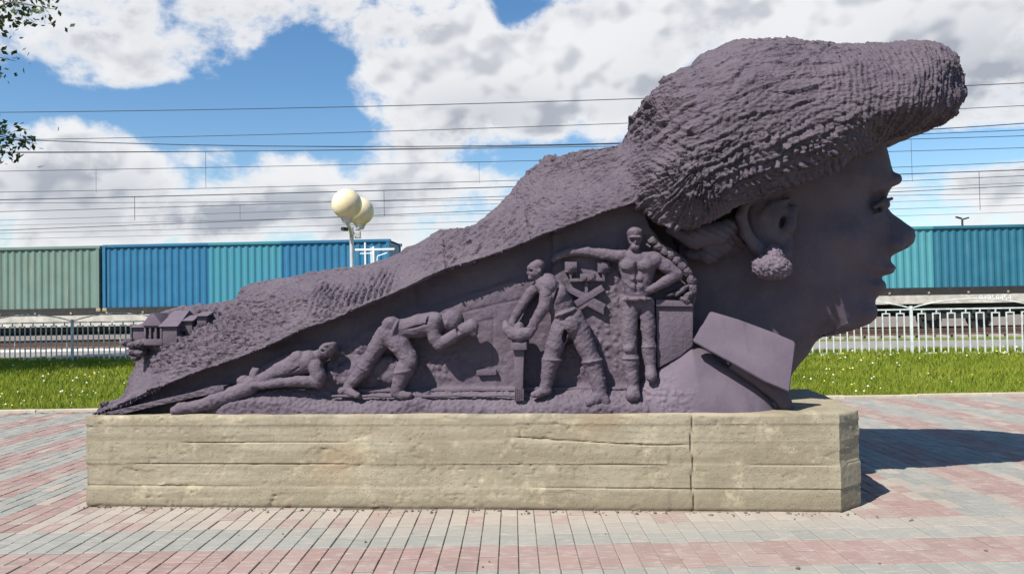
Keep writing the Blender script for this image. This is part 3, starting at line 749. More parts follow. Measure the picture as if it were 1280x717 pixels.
# ---- woman's head and neck
FACE = [(1106, 174), (1111, 193.5), (1116, 212.5), (1119, 218), (1118, 230), (1113, 238), (1107, 245), (1104, 254), (1107, 262), (1112, 275), (1114, 292), (1113, 305), (1112, 318), (1113, 321), (1114.4, 327.6), (1120.7, 334), (1117, 341.4),
        (1104.4, 347.7), (1108, 355), (1108.6, 361.5), (1103, 366.5), (1095.6, 373), (1094, 378), (1097, 388), (1095.6, 396.7), (1088, 404), (1078, 408), (1060, 412), (1040, 415.5), (1012, 408), (990, 390), (972, 355), (950, 320), (930, 285), (925, 230),
        (960, 130), (1050, 110), (1095, 150)]
NECK = [(1060, 405), (1040, 415.5), (1028, 419), (1020, 427), (1010, 443), (1000, 454), (991, 466), (980, 490), (975, 521), (880, 521), (840, 500), (835, 400), (850, 300), (880, 250), (960, 240), (1040, 330)]
NOSE = [(1108, 240), (1107, 258), (1118, 269), (1136, 281.6), (1143, 286), (1145, 294), (1142.7, 303), (1134, 310.6), (1116, 319), (1106, 318), (1098, 300), (1096, 270)]
BROW = [(1100, 214), (1116, 212), (1123, 216), (1122.6, 225), (1121, 232.5), (1117, 236), (1108, 236), (1098, 232)]
def capsule(X, Y, Z, a, b, ra, rb=None):
    rb = ra if rb is None else rb; a = np.asarray(a, float); b = np.asarray(b, float); e = b - a; L = e @ e + 1e-9
    t = np.clip(((X - a[0]) * e[0] + (Y - a[1]) * e[1] + (Z - a[2]) * e[2]) / L, 0, 1)
    return np.sqrt((X - a[0] - t * e[0]) ** 2 + (Y - a[1] - t * e[1]) ** 2 + (Z - a[2] - t * e[2]) ** 2) - (ra + (rb - ra) * t)
def ellipsoid(X, Y, Z, c, r, tilt=0.0):
    dx, dy, dz = X - c[0], Y - c[1], Z - c[2]
    if tilt: ca, sa = math.cos(tilt), math.sin(tilt); dx, dz = dx * ca + dz * sa, -dx * sa + dz * ca
    k = np.sqrt((dx / r[0]) ** 2 + (dy / r[1]) ** 2 + (dz / r[2]) ** 2); return (k - 1) * min(r)
HEAD_H = .0095
def build_head():
    fp, npoly, nose, brow = path(FACE, MIDW), path(NECK, MIDW), path(NOSE, MIDW), path(BROW, MIDW)
    npoly[npoly[:, 1] < -.02, 1] = -.30
    allp = np.concatenate([fp, npoly, nose])
    G = Grid(allp[:, 0].min() - .03, allp[:, 0].max() + .03, .10, 2 * MIDW - .10, -.035, allp[:, 1].max() + .03, HEAD_H)
    Fh = Grid(allp[:, 0].min() - .03, allp[:, 0].max() + .03, 0, .02, -.32, allp[:, 1].max() + .03, .009)
    U, Vv = Fh.U2, Fh.V2
    prof_line = path(FACE[:29], MIDW)
    dprof = seg_dist(U, Vv, prof_line); sdf = sd_poly(U, Vv, fp)
    chin, temple = P(1080, 400, MIDW)[2], P(1060, 220, MIDW)[2]
    hgt = np.clip((Vv - chin) / (temple - chin), 0, 1)
    Tf = (.155 + .185 * hgt) * np.power(prof(dprof / .70), 1.12) + .035 * prof(dprof / .05)
    # cheek bone, eye hollow, mouth corner
    def gb(px, py, sx, sy, a, w=MIDW):
        c = P(px, py, w); return a * np.exp(-(((U - c[0]) / (sx * SCL)) ** 2 + ((Vv - c[2]) / (sy * SCL)) ** 2))
    Tf += gb(1062, 300, 30, 24, .065) + gb(1105, 315, 8, 20, -.03) + gb(1097, 251, 14, 13, -.085) + gb(1102, 346, 12, 7, -.055) + gb(1080, 395, 22, 14, .035) + gb(1100, 358, 10, 8, .02) + gb(1072, 350, 16, 24, -.02)
    Tf = Tf * (1 - .35 * sstep(-seg_dist(U, Vv, path(FACE[28:35], MIDW)), -.16, 0))
    face = G.relief_seen(Fh, Tf, sdf)
    Tn = .25 * np.power(prof(seg_dist(U, Vv, path(NECK[1:9], MIDW)) / .40), .9)
    neck = G.relief_seen(Fh, Tn, sd_poly(U, Vv, npoly))
    sdn = sd_poly(U, Vv, nose); Tn2 = .055 + .055 * sstep(-(Vv - P(1125, 285, MIDW)[2]), -.10, .08); Tn2 = Tn2 * prof(seg_dist(U, Vv, path(NOSE[1:9], MIDW)) / .10)
    noseF = G.relief_seen(Fh, Tn2, sdn)
    phi = smin(face, neck, .10); phi = smin(phi, noseF, .035)
    X, Y, Z = G.xyz()
    for s in (-1, 1):
        mir = lambda p: np.array([p[0], MIDW + s * (MIDW - p[1]), p[2]])
        phi = smin(phi, ellipsoid(X, Y, Z, mir(P(1118, 306, .61)), (.072, .055, .055)), .03)       # wing of the nose
        b0, b1, b2 = P(1119, 224, .66), P(1108, 228, .60), P(1090, 236, .52)
        phi = smin(phi, np.minimum(capsule(X, Y, Z, mir(b0), mir(b1), .045, .042), capsule(X, Y, Z, mir(b1), mir(b2), .042, .022)), .02)
        phi = smin(phi, ellipsoid(X, Y, Z, mir(P(1103, 256, .60)), (.050, .055, .038)), .015)       # eyeball under the lid
        l0, l1 = P(1093, 259, .53), P(1108, 250, .58)
        phi = smin(phi, capsule(X, Y, Z, mir(l0), mir(l1), .013, .020), .012)                       # heavy upper lid
        phi = np.minimum(phi, capsule(X, Y, Z, mir(P(1105, 251, .585)), mir(P(1115, 248, .60)), .018, .014))
        phi = smin(phi, capsule(X, Y, Z, mir(P(1095, 268, .53)), mir(P(1106, 264, .59)), .010, .012), .02)
        nost = capsule(X, Y, Z, mir(P(1120, 316, .64)), mir(P(1132, 311, .665)), .020); phi = smax(phi, -nost, .015)
    V, F = G.mesh(phi.astype(np.float32)); V = relax(V, F, 2)
    N = vnormals(V, F); V = V + N * (fbm(V, 4, 3) * .006 + fbm(V, 18, 3) * .0025)[:, None]
    o = link('head', mesh_np('head', V, F), M_SMOOTH, STAT); o['label'] = 'smooth woman\'s face and neck in profile'
    return o
HEAD = build_head()
def tube_sdf(X, Y, Z, pts, rads, k=.02):
    d = None
    for i in range(len(pts) - 1):
        c = capsule(X, Y, Z, pts[i], pts[i+1], rads[i], rads[i+1]); d = c if d is None else smin(d, c, k)
    return d
def build_ear():
    ear = [(998, 236), (975, 236), (950, 240), (932, 252), (926, 270), (933, 292), (945, 308), (956, 318), (970, 321), (981, 316), (986, 302)]
    pts = [P(x, y, w) for (x, y), w in zip(ear, [.40, .34, .29, .26, .25, .26, .27, .28, .29, .31, .34])]
    rad = [.026, .032, .036, .036, .036, .038, .042, .050, .052, .044, .032]
    lo_, hi_ = np.min(pts, 0) - .12, np.max(pts, 0) + .12; hi_[1] += .12
    G = Grid(lo_[0], hi_[0], lo_[1], hi_[1], lo_[2], hi_[2], .0085); X, Y, Z = G.xyz()
    phi = tube_sdf(X, Y, Z, pts, rad)
    base = ellipsoid(X, Y, Z, P(957, 277, .40), (.185, .14, .235), .30); phi = smin(phi, base, .03)
    phi = smax(phi, -ellipsoid(X, Y, Z, P(981, 277, .27), (.030, .10, .050), -.3), .02); phi = smax(phi, -tube_sdf(X, Y, Z, [P(986, 270, .27), P(978, 288, .26), P(966, 293, .26)], [.028, .030, .018]), .02)          # concha
    phi = smax(phi, -tube_sdf(X, Y, Z, [P(985, 246, .30), P(960, 250, .26), P(944, 264, .25), P(946, 288, .25)], [.02, .024, .026, .02]), .02)
    phi = smin(phi, tube_sdf(X, Y, Z, [P(986, 250, .33), P(964, 256, .30), P(953, 270, .295), P(958, 290, .30), P(972, 302, .31)], [.016, .022, .026, .024, .02]), .015)
    phi = smin(phi, capsule(X, Y, Z, P(992, 262, .34), P(987, 284, .31), .030, .040), .03)        # tragus
    V, F = G.mesh(phi.astype(np.float32)); V = relax(V, F, 1)
    link('ear', mesh_np('ear', V, F), M_SMOOTH, HEAD)
    c = P(964, 334, .19); G = Grid(c[0] - .19, c[0] + .19, c[1] - .16, c[1] + .16, c[2] - .15, c[2] + .18, .0065); X, Y, Z = G.xyz()
    phi = ellipsoid(X, Y, Z, c, (.122, .095, .074), -.12)
    phi = smin(phi, capsule(X, Y, Z, c + [.02, .0, .07], P(966, 314, .23), .05, .035), .02)
    V, F = G.mesh(phi.astype(np.float32)); N = vnormals(V, F)
    d = V - c; th = np.arctan2(d[:, 1] * 1.2, d[:, 0]); b1, i1 = worley(th * .12 + d[:, 2] * .2, d[:, 2] * 1.5 + .3, .022)
    V = V + N * (np.clip(1 - b1 / .8, 0, 1) ** .6 * (.5 + i1) * .017)[:, None]
    o = link('earring', mesh_np('earring', V, F), M_LIGHT, STAT); o['label'] = 'chunky knobbly earring hanging from the lobe'
    # rolled hair under the back of the hat
    pts = [P(840, 285, .24), P(868, 296, .22), P(896, 292, .26), P(925, 275, .36)]; pts2 = [P(862, 318, .34), P(885, 318, .30), P(905, 306, .34), P(925, 290, .40)]
    a = np.array(pts + pts2); G = Grid(a[:, 0].min() - .14, a[:, 0].max() + .14, .05, .75, a[:, 2].min() - .14, a[:, 2].max() + .14, .010); X, Y, Z = G.xyz()
    phi = smin(tube_sdf(X, Y, Z, pts, [.05, .085, .085, .05]), tube_sdf(X, Y, Z, pts2, [.04, .065, .06, .04]), .02)
    phi = smin(phi, ellipsoid(X, Y, Z, P(890, 290, .55), (.30, .22, .22)), .03)
    V, F = G.mesh(phi.astype(np.float32)); N = vnormals(V, F)
    V = V + N * ((strokes(V[:, 2] * .8 + V[:, 0] * .5 + fbm(V, 3, 2) * .04, V[:, 0], .045, .3, 3) - .4) * .018)[:, None]
    link('hair_roll', mesh_np('hair_roll', V, F), M_SMOOTH, STAT)
build_ear()

mb = MB(); mb.prism([tuple(p) for p in path([(770, 262), (850, 250), (940, 260), (960, 330), (950, 500), (840, 500), (800, 320)], .5)], .52, 2 * MIDW - .52); mb.build('neck_core', M_SMOOTH, STAT)
# ---- shoulder and collar
def build_shoulder():
    pts = [(865, 430), (888, 440), (921, 460), (951, 483), (966, 498), (979, 520), (979, 526), (776, 526), (782, 500), (800, 478), (830, 455)]
    poly = path(pts, .10); poly[poly[:, 1] < .03, 1] = -.03
    G = Grid(poly[:, 0].min() - .03, poly[:, 0].max() + .03, -.03, MIDW + .02, -.035, poly[:, 1].max() + .03, .0085); U, Vv = G.U2, G.V2
    dl = seg_dist(U, Vv, np.concatenate([poly[7:], poly[:6]])); T = .46 + .205 * prof(dl / .38)
    V, F = G.mesh(np.maximum(G.relief(T, sd_poly(U, Vv, poly)), (G.w - MIDW)[None, :, None])); V = relax(V, F, 2); N = vnormals(V, F)
    px = project(V); d, cid = worley(V[:, 0], V[:, 2], .026); k = np.clip(1 - sstep(px[:, 0] + (480 - px[:, 1]) * .8 + fbm(V, 9, 3) * 40, 815, 870), 0, 1)
    V = V + N * (fbm(V, 5, 3) * .004 + np.clip(1 - d / .8, 0, 1) ** .7 * (.2 + cid) * .018 * k)[:, None]
    V2 = V.copy(); V2[:, 1] = 2 * MIDW - V2[:, 1]
    o = link('shoulder', mesh_np('shoulder', np.concatenate([V, V2]), np.concatenate([F, F[:, ::-1] + len(V)])), M_LIGHT, STAT); o['label'] = 'smooth rounded shoulder below the collar'
    cpx = [(889, 389), (923, 399), (966, 415), (991, 425.5), (994.5, 428.5), (994, 436), (989.6, 470.5), (987, 490), (956, 477), (921, 457), (888, 439), (866.6, 426.6), (873, 416), (876, 410), (880, 405)]
    cw = [.12, .115, .11, .11, .11, .10, .05, .015, .01, .01, .01, .02, .05, .07, .08]
    for s in (1, -1):
        front = [P(x, y, w) for (x, y), w in zip(cpx, cw)]; n = len(front); cen = np.mean(front, 0)
        bm = bmesh.new()
        mir = lambda p: (p[0], p[1] if s == 1 else 2 * MIDW - p[1], p[2])
        a = [bm.verts.new(mir(p)) for p in front]; bk = [bm.verts.new(mir(p + np.array([0, .055, 0]))) for p in front]
        ca = bm.verts.new(mir(cen + [0, -.012, 0])); cb = bm.verts.new(mir(cen + [0, .05, 0]))
        for i in range(n):
            j = (i + 1) % n; bm.faces.new((a[i], a[j], ca)); bm.faces.new((bk[j], bk[i], cb)); bm.faces.new((a[i], bk[i], bk[j], a[j]))
        bmesh.ops.recalc_face_normals(bm, faces=bm.faces)
        bmesh.ops.bevel(bm, geom=[e for e in bm.edges if e.calc_face_angle(0) > .6], offset=.007, segments=2, affect='EDGES')
        for f in bm.faces: f.smooth = True
        me = bpy.data.meshes.new('collar'); bm.to_mesh(me); bm.free()
        try: me.set_sharp_from_angle(angle=R(45))
        except Exception: pass
        o = link('collar', me, M_LIGHT, STAT)
        if s == 1: o['label'] = 'pale flat shirt collar flap'
    # dark inside of the shirt front under the collar
    q = [P(930, 462, .14), P(992, 492, .14), P(988, 516, .2), P(960, 516, .2)]
    mb = MB(); mb.tube([P(915, 452, .16), P(950, 474, .17), P(976, 494, .18), P(984, 512, .20)], [.05, .06, .06, .05], 10); mb.build('shirt_front', M_SMOOTH, STAT, smooth=True)
build_shoulder()

# ---- carved figures: one continuous skin each
def figure(name, label, chains, blobs=(), cuts=(), h=.0056, k=.009, mat=None, rough=.002, folds=None):
    """chains: list of [(px,py,w,radius_px)...]; blobs: (px,py,w,rx,rz,ry(depth),tilt); cuts the same"""
    chains = [[(x, y, w, r * 1.0) for x, y, w, r in ch] for ch in chains]
    pts = [(P(x, y, w), r * SCL) for ch in chains for x, y, w, r in ch]
    pb = [P(x, y, w) for x, y, w, *_ in blobs]
    allp = np.array([p for p, _ in pts] + pb); m = max([r for _, r in pts] + [max(b[3], b[4]) * SCL for b in blobs]) + .02
    lo_, hi_ = allp.min(0) - m, allp.max(0) + m
    G = Grid(lo_[0], hi_[0], max(lo_[1], -.10), min(hi_[1], .36), max(lo_[2], -.03), hi_[2], h)
    phi = np.full((len(G.u), len(G.w), len(G.v)), 9.0, np.float32)
    def sub(lo2, hi2):
        s = []
        for ax, arr in zip((0, 1, 2), (G.u, G.w, G.v)):
            a = int(np.clip(np.searchsorted(arr, lo2[ax]) - 1, 0, len(arr) - 1)); b = int(np.clip(np.searchsorted(arr, hi2[ax]) + 1, a + 1, len(arr))); s.append(slice(a, b))
        return tuple(s), G.u[s[0]][:, None, None], G.w[s[1]][None, :, None], G.v[s[2]][None, None, :]
    def join(d, s, kk): phi[s] = smin(phi[s], d, kk)
    for ch in chains:
        q = [(P(x, y, w), r * SCL) for x, y, w, r in ch]
        for (a, ra), (b, rb) in zip(q[:-1], q[1:]):
            mm = max(ra, rb) + .05; s, X, Y, Z = sub(np.minimum(a, b) - mm, np.maximum(a, b) + mm); join(capsule(X, Y, Z, a, b, ra, rb), s, k)
    for x, y, w, rx, rz, ry, *t in blobs:
        c = P(x, y, w); mm = max(rx, rz, ry) * SCL + .05; s, X, Y, Z = sub(c - mm, c + mm)
        kk = t[1] if len(t) > 1 else k * .7
        join(ellipsoid(X, Y, Z, c, (rx * SCL, ry * SCL, rz * SCL), t[0] if t else 0), s, kk)
    for x, y, w, rx, rz, ry, *t in cuts:
        c = P(x, y, w); mm = max(rx, rz, ry) * SCL + .03; s, X, Y, Z = sub(c - mm, c + mm)
        phi[s] = smax(phi[s], -ellipsoid(X, Y, Z, c, (rx * SCL, ry * SCL, rz * SCL), t[0] if t else 0), .008)
    V, F = G.mesh(phi); V = relax(V, F, 1); N = vnormals(V, F)
    tool = chips(V[:, 2] + V[:, 0] * .5 + fbm(V, 6, 2) * .03, V[:, 0] - V[:, 2] * .4, .022, .034, 51)
    if folds is not None:
        pxl = project(V); mk = folds(pxl[:, 0], pxl[:, 1]); wr = fbm(V + 3, 5, 2)
        V = V + N * ((np.sin((V[:, 2] + V[:, 0] * .55 * np.sign(wr) + wr * .07) * 2 * np.pi / .062) * .5 + np.sin((V[:, 2] - V[:, 0] * .8 + wr * .09) * 2 * np.pi / .043) * .35) * .0016 * mk)[:, None]
    V = V + N * (fbm(V, 14, 3) * rough * 2.5 + fbm(V, 45, 3) * rough * 1.6 + (tool - .3) * .0034)[:, None]
    o = link(name, mesh_np(name, V, F), mat or M_FIG, STAT); o['label'] = label; return o

# standing man, hand on hip, other arm stretched out under the drape
figure('worker_figure', 'carved bare-chested worker standing with one hand on his hip', [
    [(793, 312, .12, 7), (794, 322, .13, 8)],                                                      # neck
    [(781, 322, .12, 9), (797, 326, .12, 12), (817, 323, .12, 9)],                                 # shoulders
    [(786, 330, .12, 13), (790, 350, .125, 12), (795, 368, .13, 12)], [(808, 330, .12, 13), (803, 350, .125, 12), (799, 368, .13, 12)],
    [(783, 378, .13, 9), (809, 378, .13, 9)],
    [(779, 321, .12, 8), (755, 318, .14, 7), (735, 315, .15, 6), (718, 314, .16, 6), (708, 316, .17, 5.5)],
    [(708, 316, .17, 5.5), (698, 320, .17, 5), (692, 325, .17, 4)],                                  # far hand
    [(818, 324, .12, 8.5), (833, 333, .11, 8.5), (846, 343, .11, 7)], [(846, 343, .11, 7), (832, 352, .10, 6.5), (818, 360, .09, 5)],
    [(818, 360, .09, 5), (811, 363, .085, 4)], [(815, 363, .08, 2.6), (809, 366, .085, 2)], [(815, 360, .075, 2.6), (808, 363, .08, 2)],
    [(788, 384, .13, 11), (786, 410, .125, 10.5), (787, 432, .12, 9), (788, 447, .12, 8.5)],
    [(808, 384, .14, 10), (810, 408, .135, 9.5), (811, 430, .135, 8)],
    [(788, 447, .12, 10.5), (788, 452, .12, 11)], [(788, 452, .12, 10), (790, 470, .12, 8.6), (792, 484, .12, 7)],
    [(792, 486, .11, 7), (789, 494, .07, 7.5)], [(792, 486, .11, 7), (794, 494, .08, 6.5)],
    [(811, 432, .135, 9), (811, 437, .135, 9)], [(811, 437, .135, 8.5), (813, 458, .135, 7)], [(813, 462, .12, 7), (814, 470, .09, 7.5)],
], blobs=[(793.5, 297, .105, 9.3, 12.5, 10), (793.5, 291, .100, 9.8, 7, 11), (794, 296.5, .055, 9.0, 1.8, 5), (794.5, 302, .055, 1.8, 4.2, 3), (794, 309, .075, 6, 5, 6),
          (785.5, 332, .075, 10.5, 8, 8.5, .1), (806, 332, .075, 10.5, 8, 8.5, -.1),                # pectorals
          (791, 348, .075, 5, 5, 5.5), (800, 348, .075, 5, 5, 5.5), (792, 358, .077, 5, 5, 5.5), (800, 358, .077, 5, 5, 5.5),
          (796, 374, .10, 18, 3.2, 13), (796, 374, .045, 4, 3.2, 3), (783, 374, .055, 2, 4, 4), (806, 374, .055, 2, 4, 4),
          (820, 325, .10, 8.5, 8, 9), (776, 320, .11, 8, 7.5, 9), (788, 447.5, .115, 12, 2.4, 12), (811, 433, .13, 9.8, 2.2, 9.8), (786, 436, .085, 7, 6, 7)],
    cuts=[(789.5, 300, .050, 3, 1.8, 5), (799, 300, .050, 3, 1.8, 5), (795, 364.5, .055, 1.2, 1.6, 3), (796, 333, .045, 1.0, 8, 4), (795.5, 352, .05, .8, 9, 4), (797, 305.5, .06, 3, .8, 4), (798, 388, .06, .9, 9, 5, .5)], folds=lambda X, Y: (Y > 379) * 1.0)

# man leaning on the drill
figure('worker_figure', 'carved bare-backed worker in tall boots pressing down a pneumatic drill', [
    [(672, 346, .12, 7), (684, 354, .13, 9)],
    [(684, 354, .12, 13), (694, 364, .12, 14), (703, 380, .125, 14), (708, 394, .13, 13)], [(680, 356, .11, 11), (690, 374, .11, 10), (698, 392, .12, 10)],
    [(676, 356, .15, 8), (664, 366, .15, 7.5), (653, 382, .14, 6.5), (646, 392, .13, 6), (641, 402, .12, 5)],       # far arm
    [(685, 356, .085, 10), (683, 370, .07, 8.5), (681, 382, .06, 8), (674, 393, .06, 7), (668, 402, .06, 5.5)],      # near arm
    [(668, 402, .06, 5.5), (665, 409, .06, 4)], [(666, 403, .06, 3.5), (661, 409, .055, 2.4), (662, 413, .06, 2)], [(670, 405, .05, 3), (668, 412, .05, 2.2)],
    [(641, 402, .11, 5), (637, 406, .10, 3.5)], [(640, 402, .10, 3), (643, 408, .09, 2.2)],
    [(702, 400, .12, 13), (700, 415, .11, 13), (693, 433, .10, 11.5), (690, 447, .10, 10)],
    [(716, 398, .12, 14), (724, 413, .12, 14), (732, 432, .12, 12), (739, 448, .12, 10.5)],
    [(689, 449, .10, 11.5), (688, 454, .10, 11)], [(688, 454, .10, 10.5), (685, 470, .10, 8.8), (682, 483, .10, 7.5)],
    [(684, 487, .10, 6.5), (674, 491, .08, 5.5), (667, 493, .07, 4)],
    [(740, 452, .12, 12), (742, 456, .12, 11.5)], [(742, 456, .12, 11), (747, 475, .115, 10), (750, 489, .11, 9)],
    [(751, 494, .10, 8.5), (743, 500, .07, 7), (736, 503, .055, 5)], [(751, 494, .10, 8), (757, 501, .08, 6)],
], blobs=[(669, 338, .11, 9.5, 11.5, 10, .25), (672, 332, .11, 9, 7.5, 10.5, .2), (661, 341, .11, 3.0, 2.6, 3, .4), (662, 334, .10, 3, 2, 6), (664, 347, .11, 4, 4, 5), (674.5, 338, .07, 2.4, 3.6, 3),
          (688, 356, .07, 10, 10, 10), (706, 391, .10, 16, 3.4, 16, .35), (700, 396, .055, 3.5, 4, 3), (690, 449, .095, 13, 2.6, 13, -.1), (740, 451, .115, 13.5, 2.8, 13.5, .15),
          (714, 405, .07, 12, 12, 10), (699, 368, .06, 9, 13, 6, -.4)],
    cuts=[(664, 338.5, .075, 2.5, 1.3, 4), (706, 418, .08, 3, 10, 8, -.2), (694, 372, .045, 1.2, 16, 5, -.35), (684, 371, .05, 5, 1, 4, .5)], folds=lambda X, Y: ((Y > 394) & (X > 678)) * 1.0)

# man bent double, pushing
figure('worker_figure', 'carved worker bent double, pushing forward with both forearms', [
    [(489, 414, .12, 13), (505, 411, .12, 13), (524, 407, .11, 15), (542, 404, .11, 15)], [(541, 402, .11, 12), (554, 400, .11, 9)],
    [(541, 410, .09, 10), (544, 422, .08, 8.5), (549, 431, .075, 7.5)], [(549, 431, .075, 7.5), (566, 421, .07, 7.5), (582, 411, .07, 7.5)],
    [(582, 411, .07, 8), (590, 408, .07, 8.5)], [(590, 404, .07, 5.5), (592, 416, .07, 5.5)],
    [(556, 410, .14, 6), (566, 416, .13, 5.5), (574, 410, .12, 5)],
    [(487, 417, .11, 14), (500, 431, .095, 13), (511, 447, .09, 11.5)], [(511, 447, .09, 11.5), (507, 459, .09, 11)],
    [(482, 418, .13, 13), (470, 436, .13, 11), (459, 454, .13, 9.5)],
    [(506, 462, .09, 12.5), (504, 466, .09, 12)], [(504, 466, .09, 11.5), (500, 477, .09, 9.5), (497, 486, .09, 8.5)],
    [(494, 491, .09, 6), (504, 494, .07, 5.5), (512, 494, .06, 4)],
    [(457, 458, .13, 10.5), (454, 463, .13, 10)], [(454, 463, .13, 9.5), (444, 474, .13, 8), (436, 482, .13, 7)],
    [(434, 487, .12, 6), (441, 492, .08, 5), (447, 494, .065, 4)], [(434, 487, .12, 6), (427, 489, .11, 5)],
], blobs=[(566, 400, .10, 13.5, 14, 13, .5), (572, 407, .10, 9, 9, 9), (558, 404, .045, 3, 3.6, 3), (489, 405, .10, 12, 10, 12), (494, 412, .075, 3.5, 13, 9, -.35), (545, 400, .08, 10, 10, 10),
          (514, 452, .07, 8, 9, 8), (505, 464, .085, 14, 2.6, 13, .12), (456, 460, .125, 11, 2.4, 11, -.5)],
    cuts=[(553, 413, .06, 4, 5, 6), (572, 413, .04, 2, 4, 5, .5), (520, 408, .035, 14, 1.0, 4, .25), (535, 398, .04, 1.2, 9, 4, -.3)], folds=lambda X, Y: ((X < 522) & (Y > 402) & (X + .5 * Y < 715)) * 1.0)

# lying man
figure('worker_figure', 'carved worker lying on the ballast, raising his chest on one arm', [
    [(386, 452, .11, 15), (368, 456, .11, 14), (350, 464, .11, 11.5), (334, 472, .11, 9)], [(390, 448, .12, 8), (402, 442, .11, 7)],
    [(394, 458, .08, 10), (399, 470, .07, 9), (397, 477, .065, 8)], [(397, 477, .065, 8), (372, 476, .05, 6.5), (350, 478, .05, 5.5), (328, 482, .05, 4.5)],
    [(328, 482, .05, 4.5), (316, 481, .05, 3.5)],
    [(362, 448, .17, 8), (342, 456, .17, 6.5), (324, 465, .15, 5.5)], [(324, 464, .12, 5), (319, 466, .10, 5)], [(318, 461, .10, 3), (314, 468, .09, 3)], [(322, 462, .09, 2.6), (317, 470, .08, 2.4)],
    [(334, 474, .12, 10), (312, 480, .11, 11)], [(312, 484, .09, 11), (292, 492, .08, 10), (272, 499, .07, 9)],
    [(272, 500, .07, 9.6), (264, 502, .07, 9.4)], [(264, 503, .07, 9), (244, 508, .07, 8), (226, 510, .06, 8)], [(226, 511, .06, 7.5), (218, 513, .055, 5.5)],
], blobs=[(409, 437, .10, 12, 9.5, 11, .45), (416, 433, .09, 6, 6, 9), (402, 443, .075, 3, 3, 4), (410, 431, .06, 7, 2.6, 5, .2), (372, 448, .085, 12, 10, 10, .4), (305, 476, .10, 9, 7, 9), (267, 501, .068, 3, 10.5, 10.5, .2)],
    cuts=[(404, 438, .055, 2.4, 1.6, 3), (330, 470, .05, 1.0, 8, 3, .2), (349, 471, .05, 14, 1.2, 3, .12), (368, 462, .04, 9, 1.0, 4, .5)], folds=lambda X, Y: (X < 322) * 1.0)

# ---- other carved pieces
def carved(name, pieces, mat=M_FIG, bevel=.006, label=None, w0=None):
    """pieces: (polygon in px, front w, back w), all one solid part"""
    mb = MB()
    for poly, wf, wb in pieces:
        q = np.array([P(x, y, wf) for x, y in poly]); n = len(q)
        a = [tuple(p) for p in q]; b = [(p[0], wb, p[2]) for p in q]
        mb.add(a + b, [tuple(range(n)), tuple(range(2*n-1, n-1, -1))] + [(i, n+i, n+(i+1)%n, (i+1)%n) for i in range(n)])
    o = mb.build(name, mat, STAT, smooth=True, bevel=bevel)
    if label: o['label'] = label
    return o
def disc(cx, cy, r, n=18): return [(cx + r * math.cos(2*math.pi*k/n), cy + r * math.sin(2*math.pi*k/n)) for k in range(n)]
DRILL = carved('drill_carving', [([(638, 428), (658, 427), (658.5, 437), (638, 437.5)], .035, .2), ([(642, 437), (655, 437), (653.5, 486), (643.5, 486)], .07, .21)], label='carved pneumatic drill with a curved handle')
figure('drill_handle', 'curved drill handle', [[(632, 404, .09, 4), (634, 411, .07, 6.5), (641, 417, .06, 7.5), (650, 419, .055, 8), (660, 416, .06, 7), (667, 410, .07, 5)], [(649, 408, .08, 6), (649, 418, .07, 8)], [(648, 420, .09, 9), (648, 430, .10, 7)]])
for k in range(5): carved('drill_prong', [([(643 + 2.5*k, 486), (644.4 + 2.5*k, 486), (644.4 + 2.5*k, 501), (643 + 2.5*k, 501)], .055, .15)], bevel=.001)
# level-crossing sign with two lamps
def beam(a, b, wd):
    d = np.array([b[0]-a[0], b[1]-a[1]], float); d /= np.linalg.norm(d); n = np.array([-d[1], d[0]]) * wd / 2
    return [tuple(np.array(a)+n), tuple(np.array(b)+n), tuple(np.array(b)-n), tuple(np.array(a)-n)]
carved('crossing_board', [(beam((711, 361), (756, 384), 8.5), .150, .21)], label='crossed board of the carved crossing sign')
carved('crossing_board', [(beam((754, 359), (718, 381), 8.5), .144, .21)])
carved('crossing_chevron', [([(721, 382), (734, 374.5), (755, 386), (755, 393.5), (734, 382.5), (724, 389)], .150, .21)])
carved('sign_post', [([(731, 352), (735, 352), (735, 372), (731, 372)], .165, .21)], bevel=.002)
carved('sign_bar', [([(712, 348), (756, 347), (756, 351), (712, 352)], .150, .21)], bevel=.002)
for x in (713.5, 754.5):
    o = carved('signal_lamp', [([(x-7.5, 327), (x+7.5, 327), (x+7.5, 340.5), (x-7.5, 340.5)], .150, .22)], bevel=.003)
    for nm, r1, w1 in (('lamp_ring', 5.4, .132), ('lamp_lens', 2.8, .122)):
        c = carved(nm, [(disc(x, 333.5, r1), w1, .16)], bevel=.002); c.parent = o
    carved('lamp_bracket', [([(x-3, 340), (x+3, 340), (x+1, 348), (x-1, 348)], .160, .21)], bevel=.002)
carved('sign_box', [([(725, 342), (743, 341.5), (743, 351), (725, 351.5)], .138, .22)], bevel=.003)
for x in (730, 738): carved('sign_light', [(disc(x, 346.5, 3.2), .128, .17)], bevel=.0015)
# rails, sleeper ends and the loose board at the narrow end
def rough_bar(name, pts, r, w, ww=None):
    q = [P(x + random.uniform(-.4, .4), y + random.uniform(-.6, .6), w) for x, y in pts]
    return MB().tube(q, [r * random.uniform(.8, 1.2) for _ in q], 7).build(name, M_FIG, STAT, smooth=True)
rough_bar('rail_carving', [(x, 489 - .012 * (x - 440)) for x in range(445, 870, 9)], .016, .17)
rough_bar('rail_carving', [(x, 495 - .004 * (x - 440)) for x in range(415, 660, 9)], .010, .09)
carved('loose_board', [([(127, 516.5), (200, 499), (240, 490), (262, 483), (279, 482), (281, 489.5), (240, 497), (200, 506), (150, 518)], .045, .22)], bevel=.006, mat=M_ROUGH)
carved('stone_block', [([(595, 463), (604, 461), (620, 462), (621, 468), (612, 469), (596, 469)], .165, .22)])
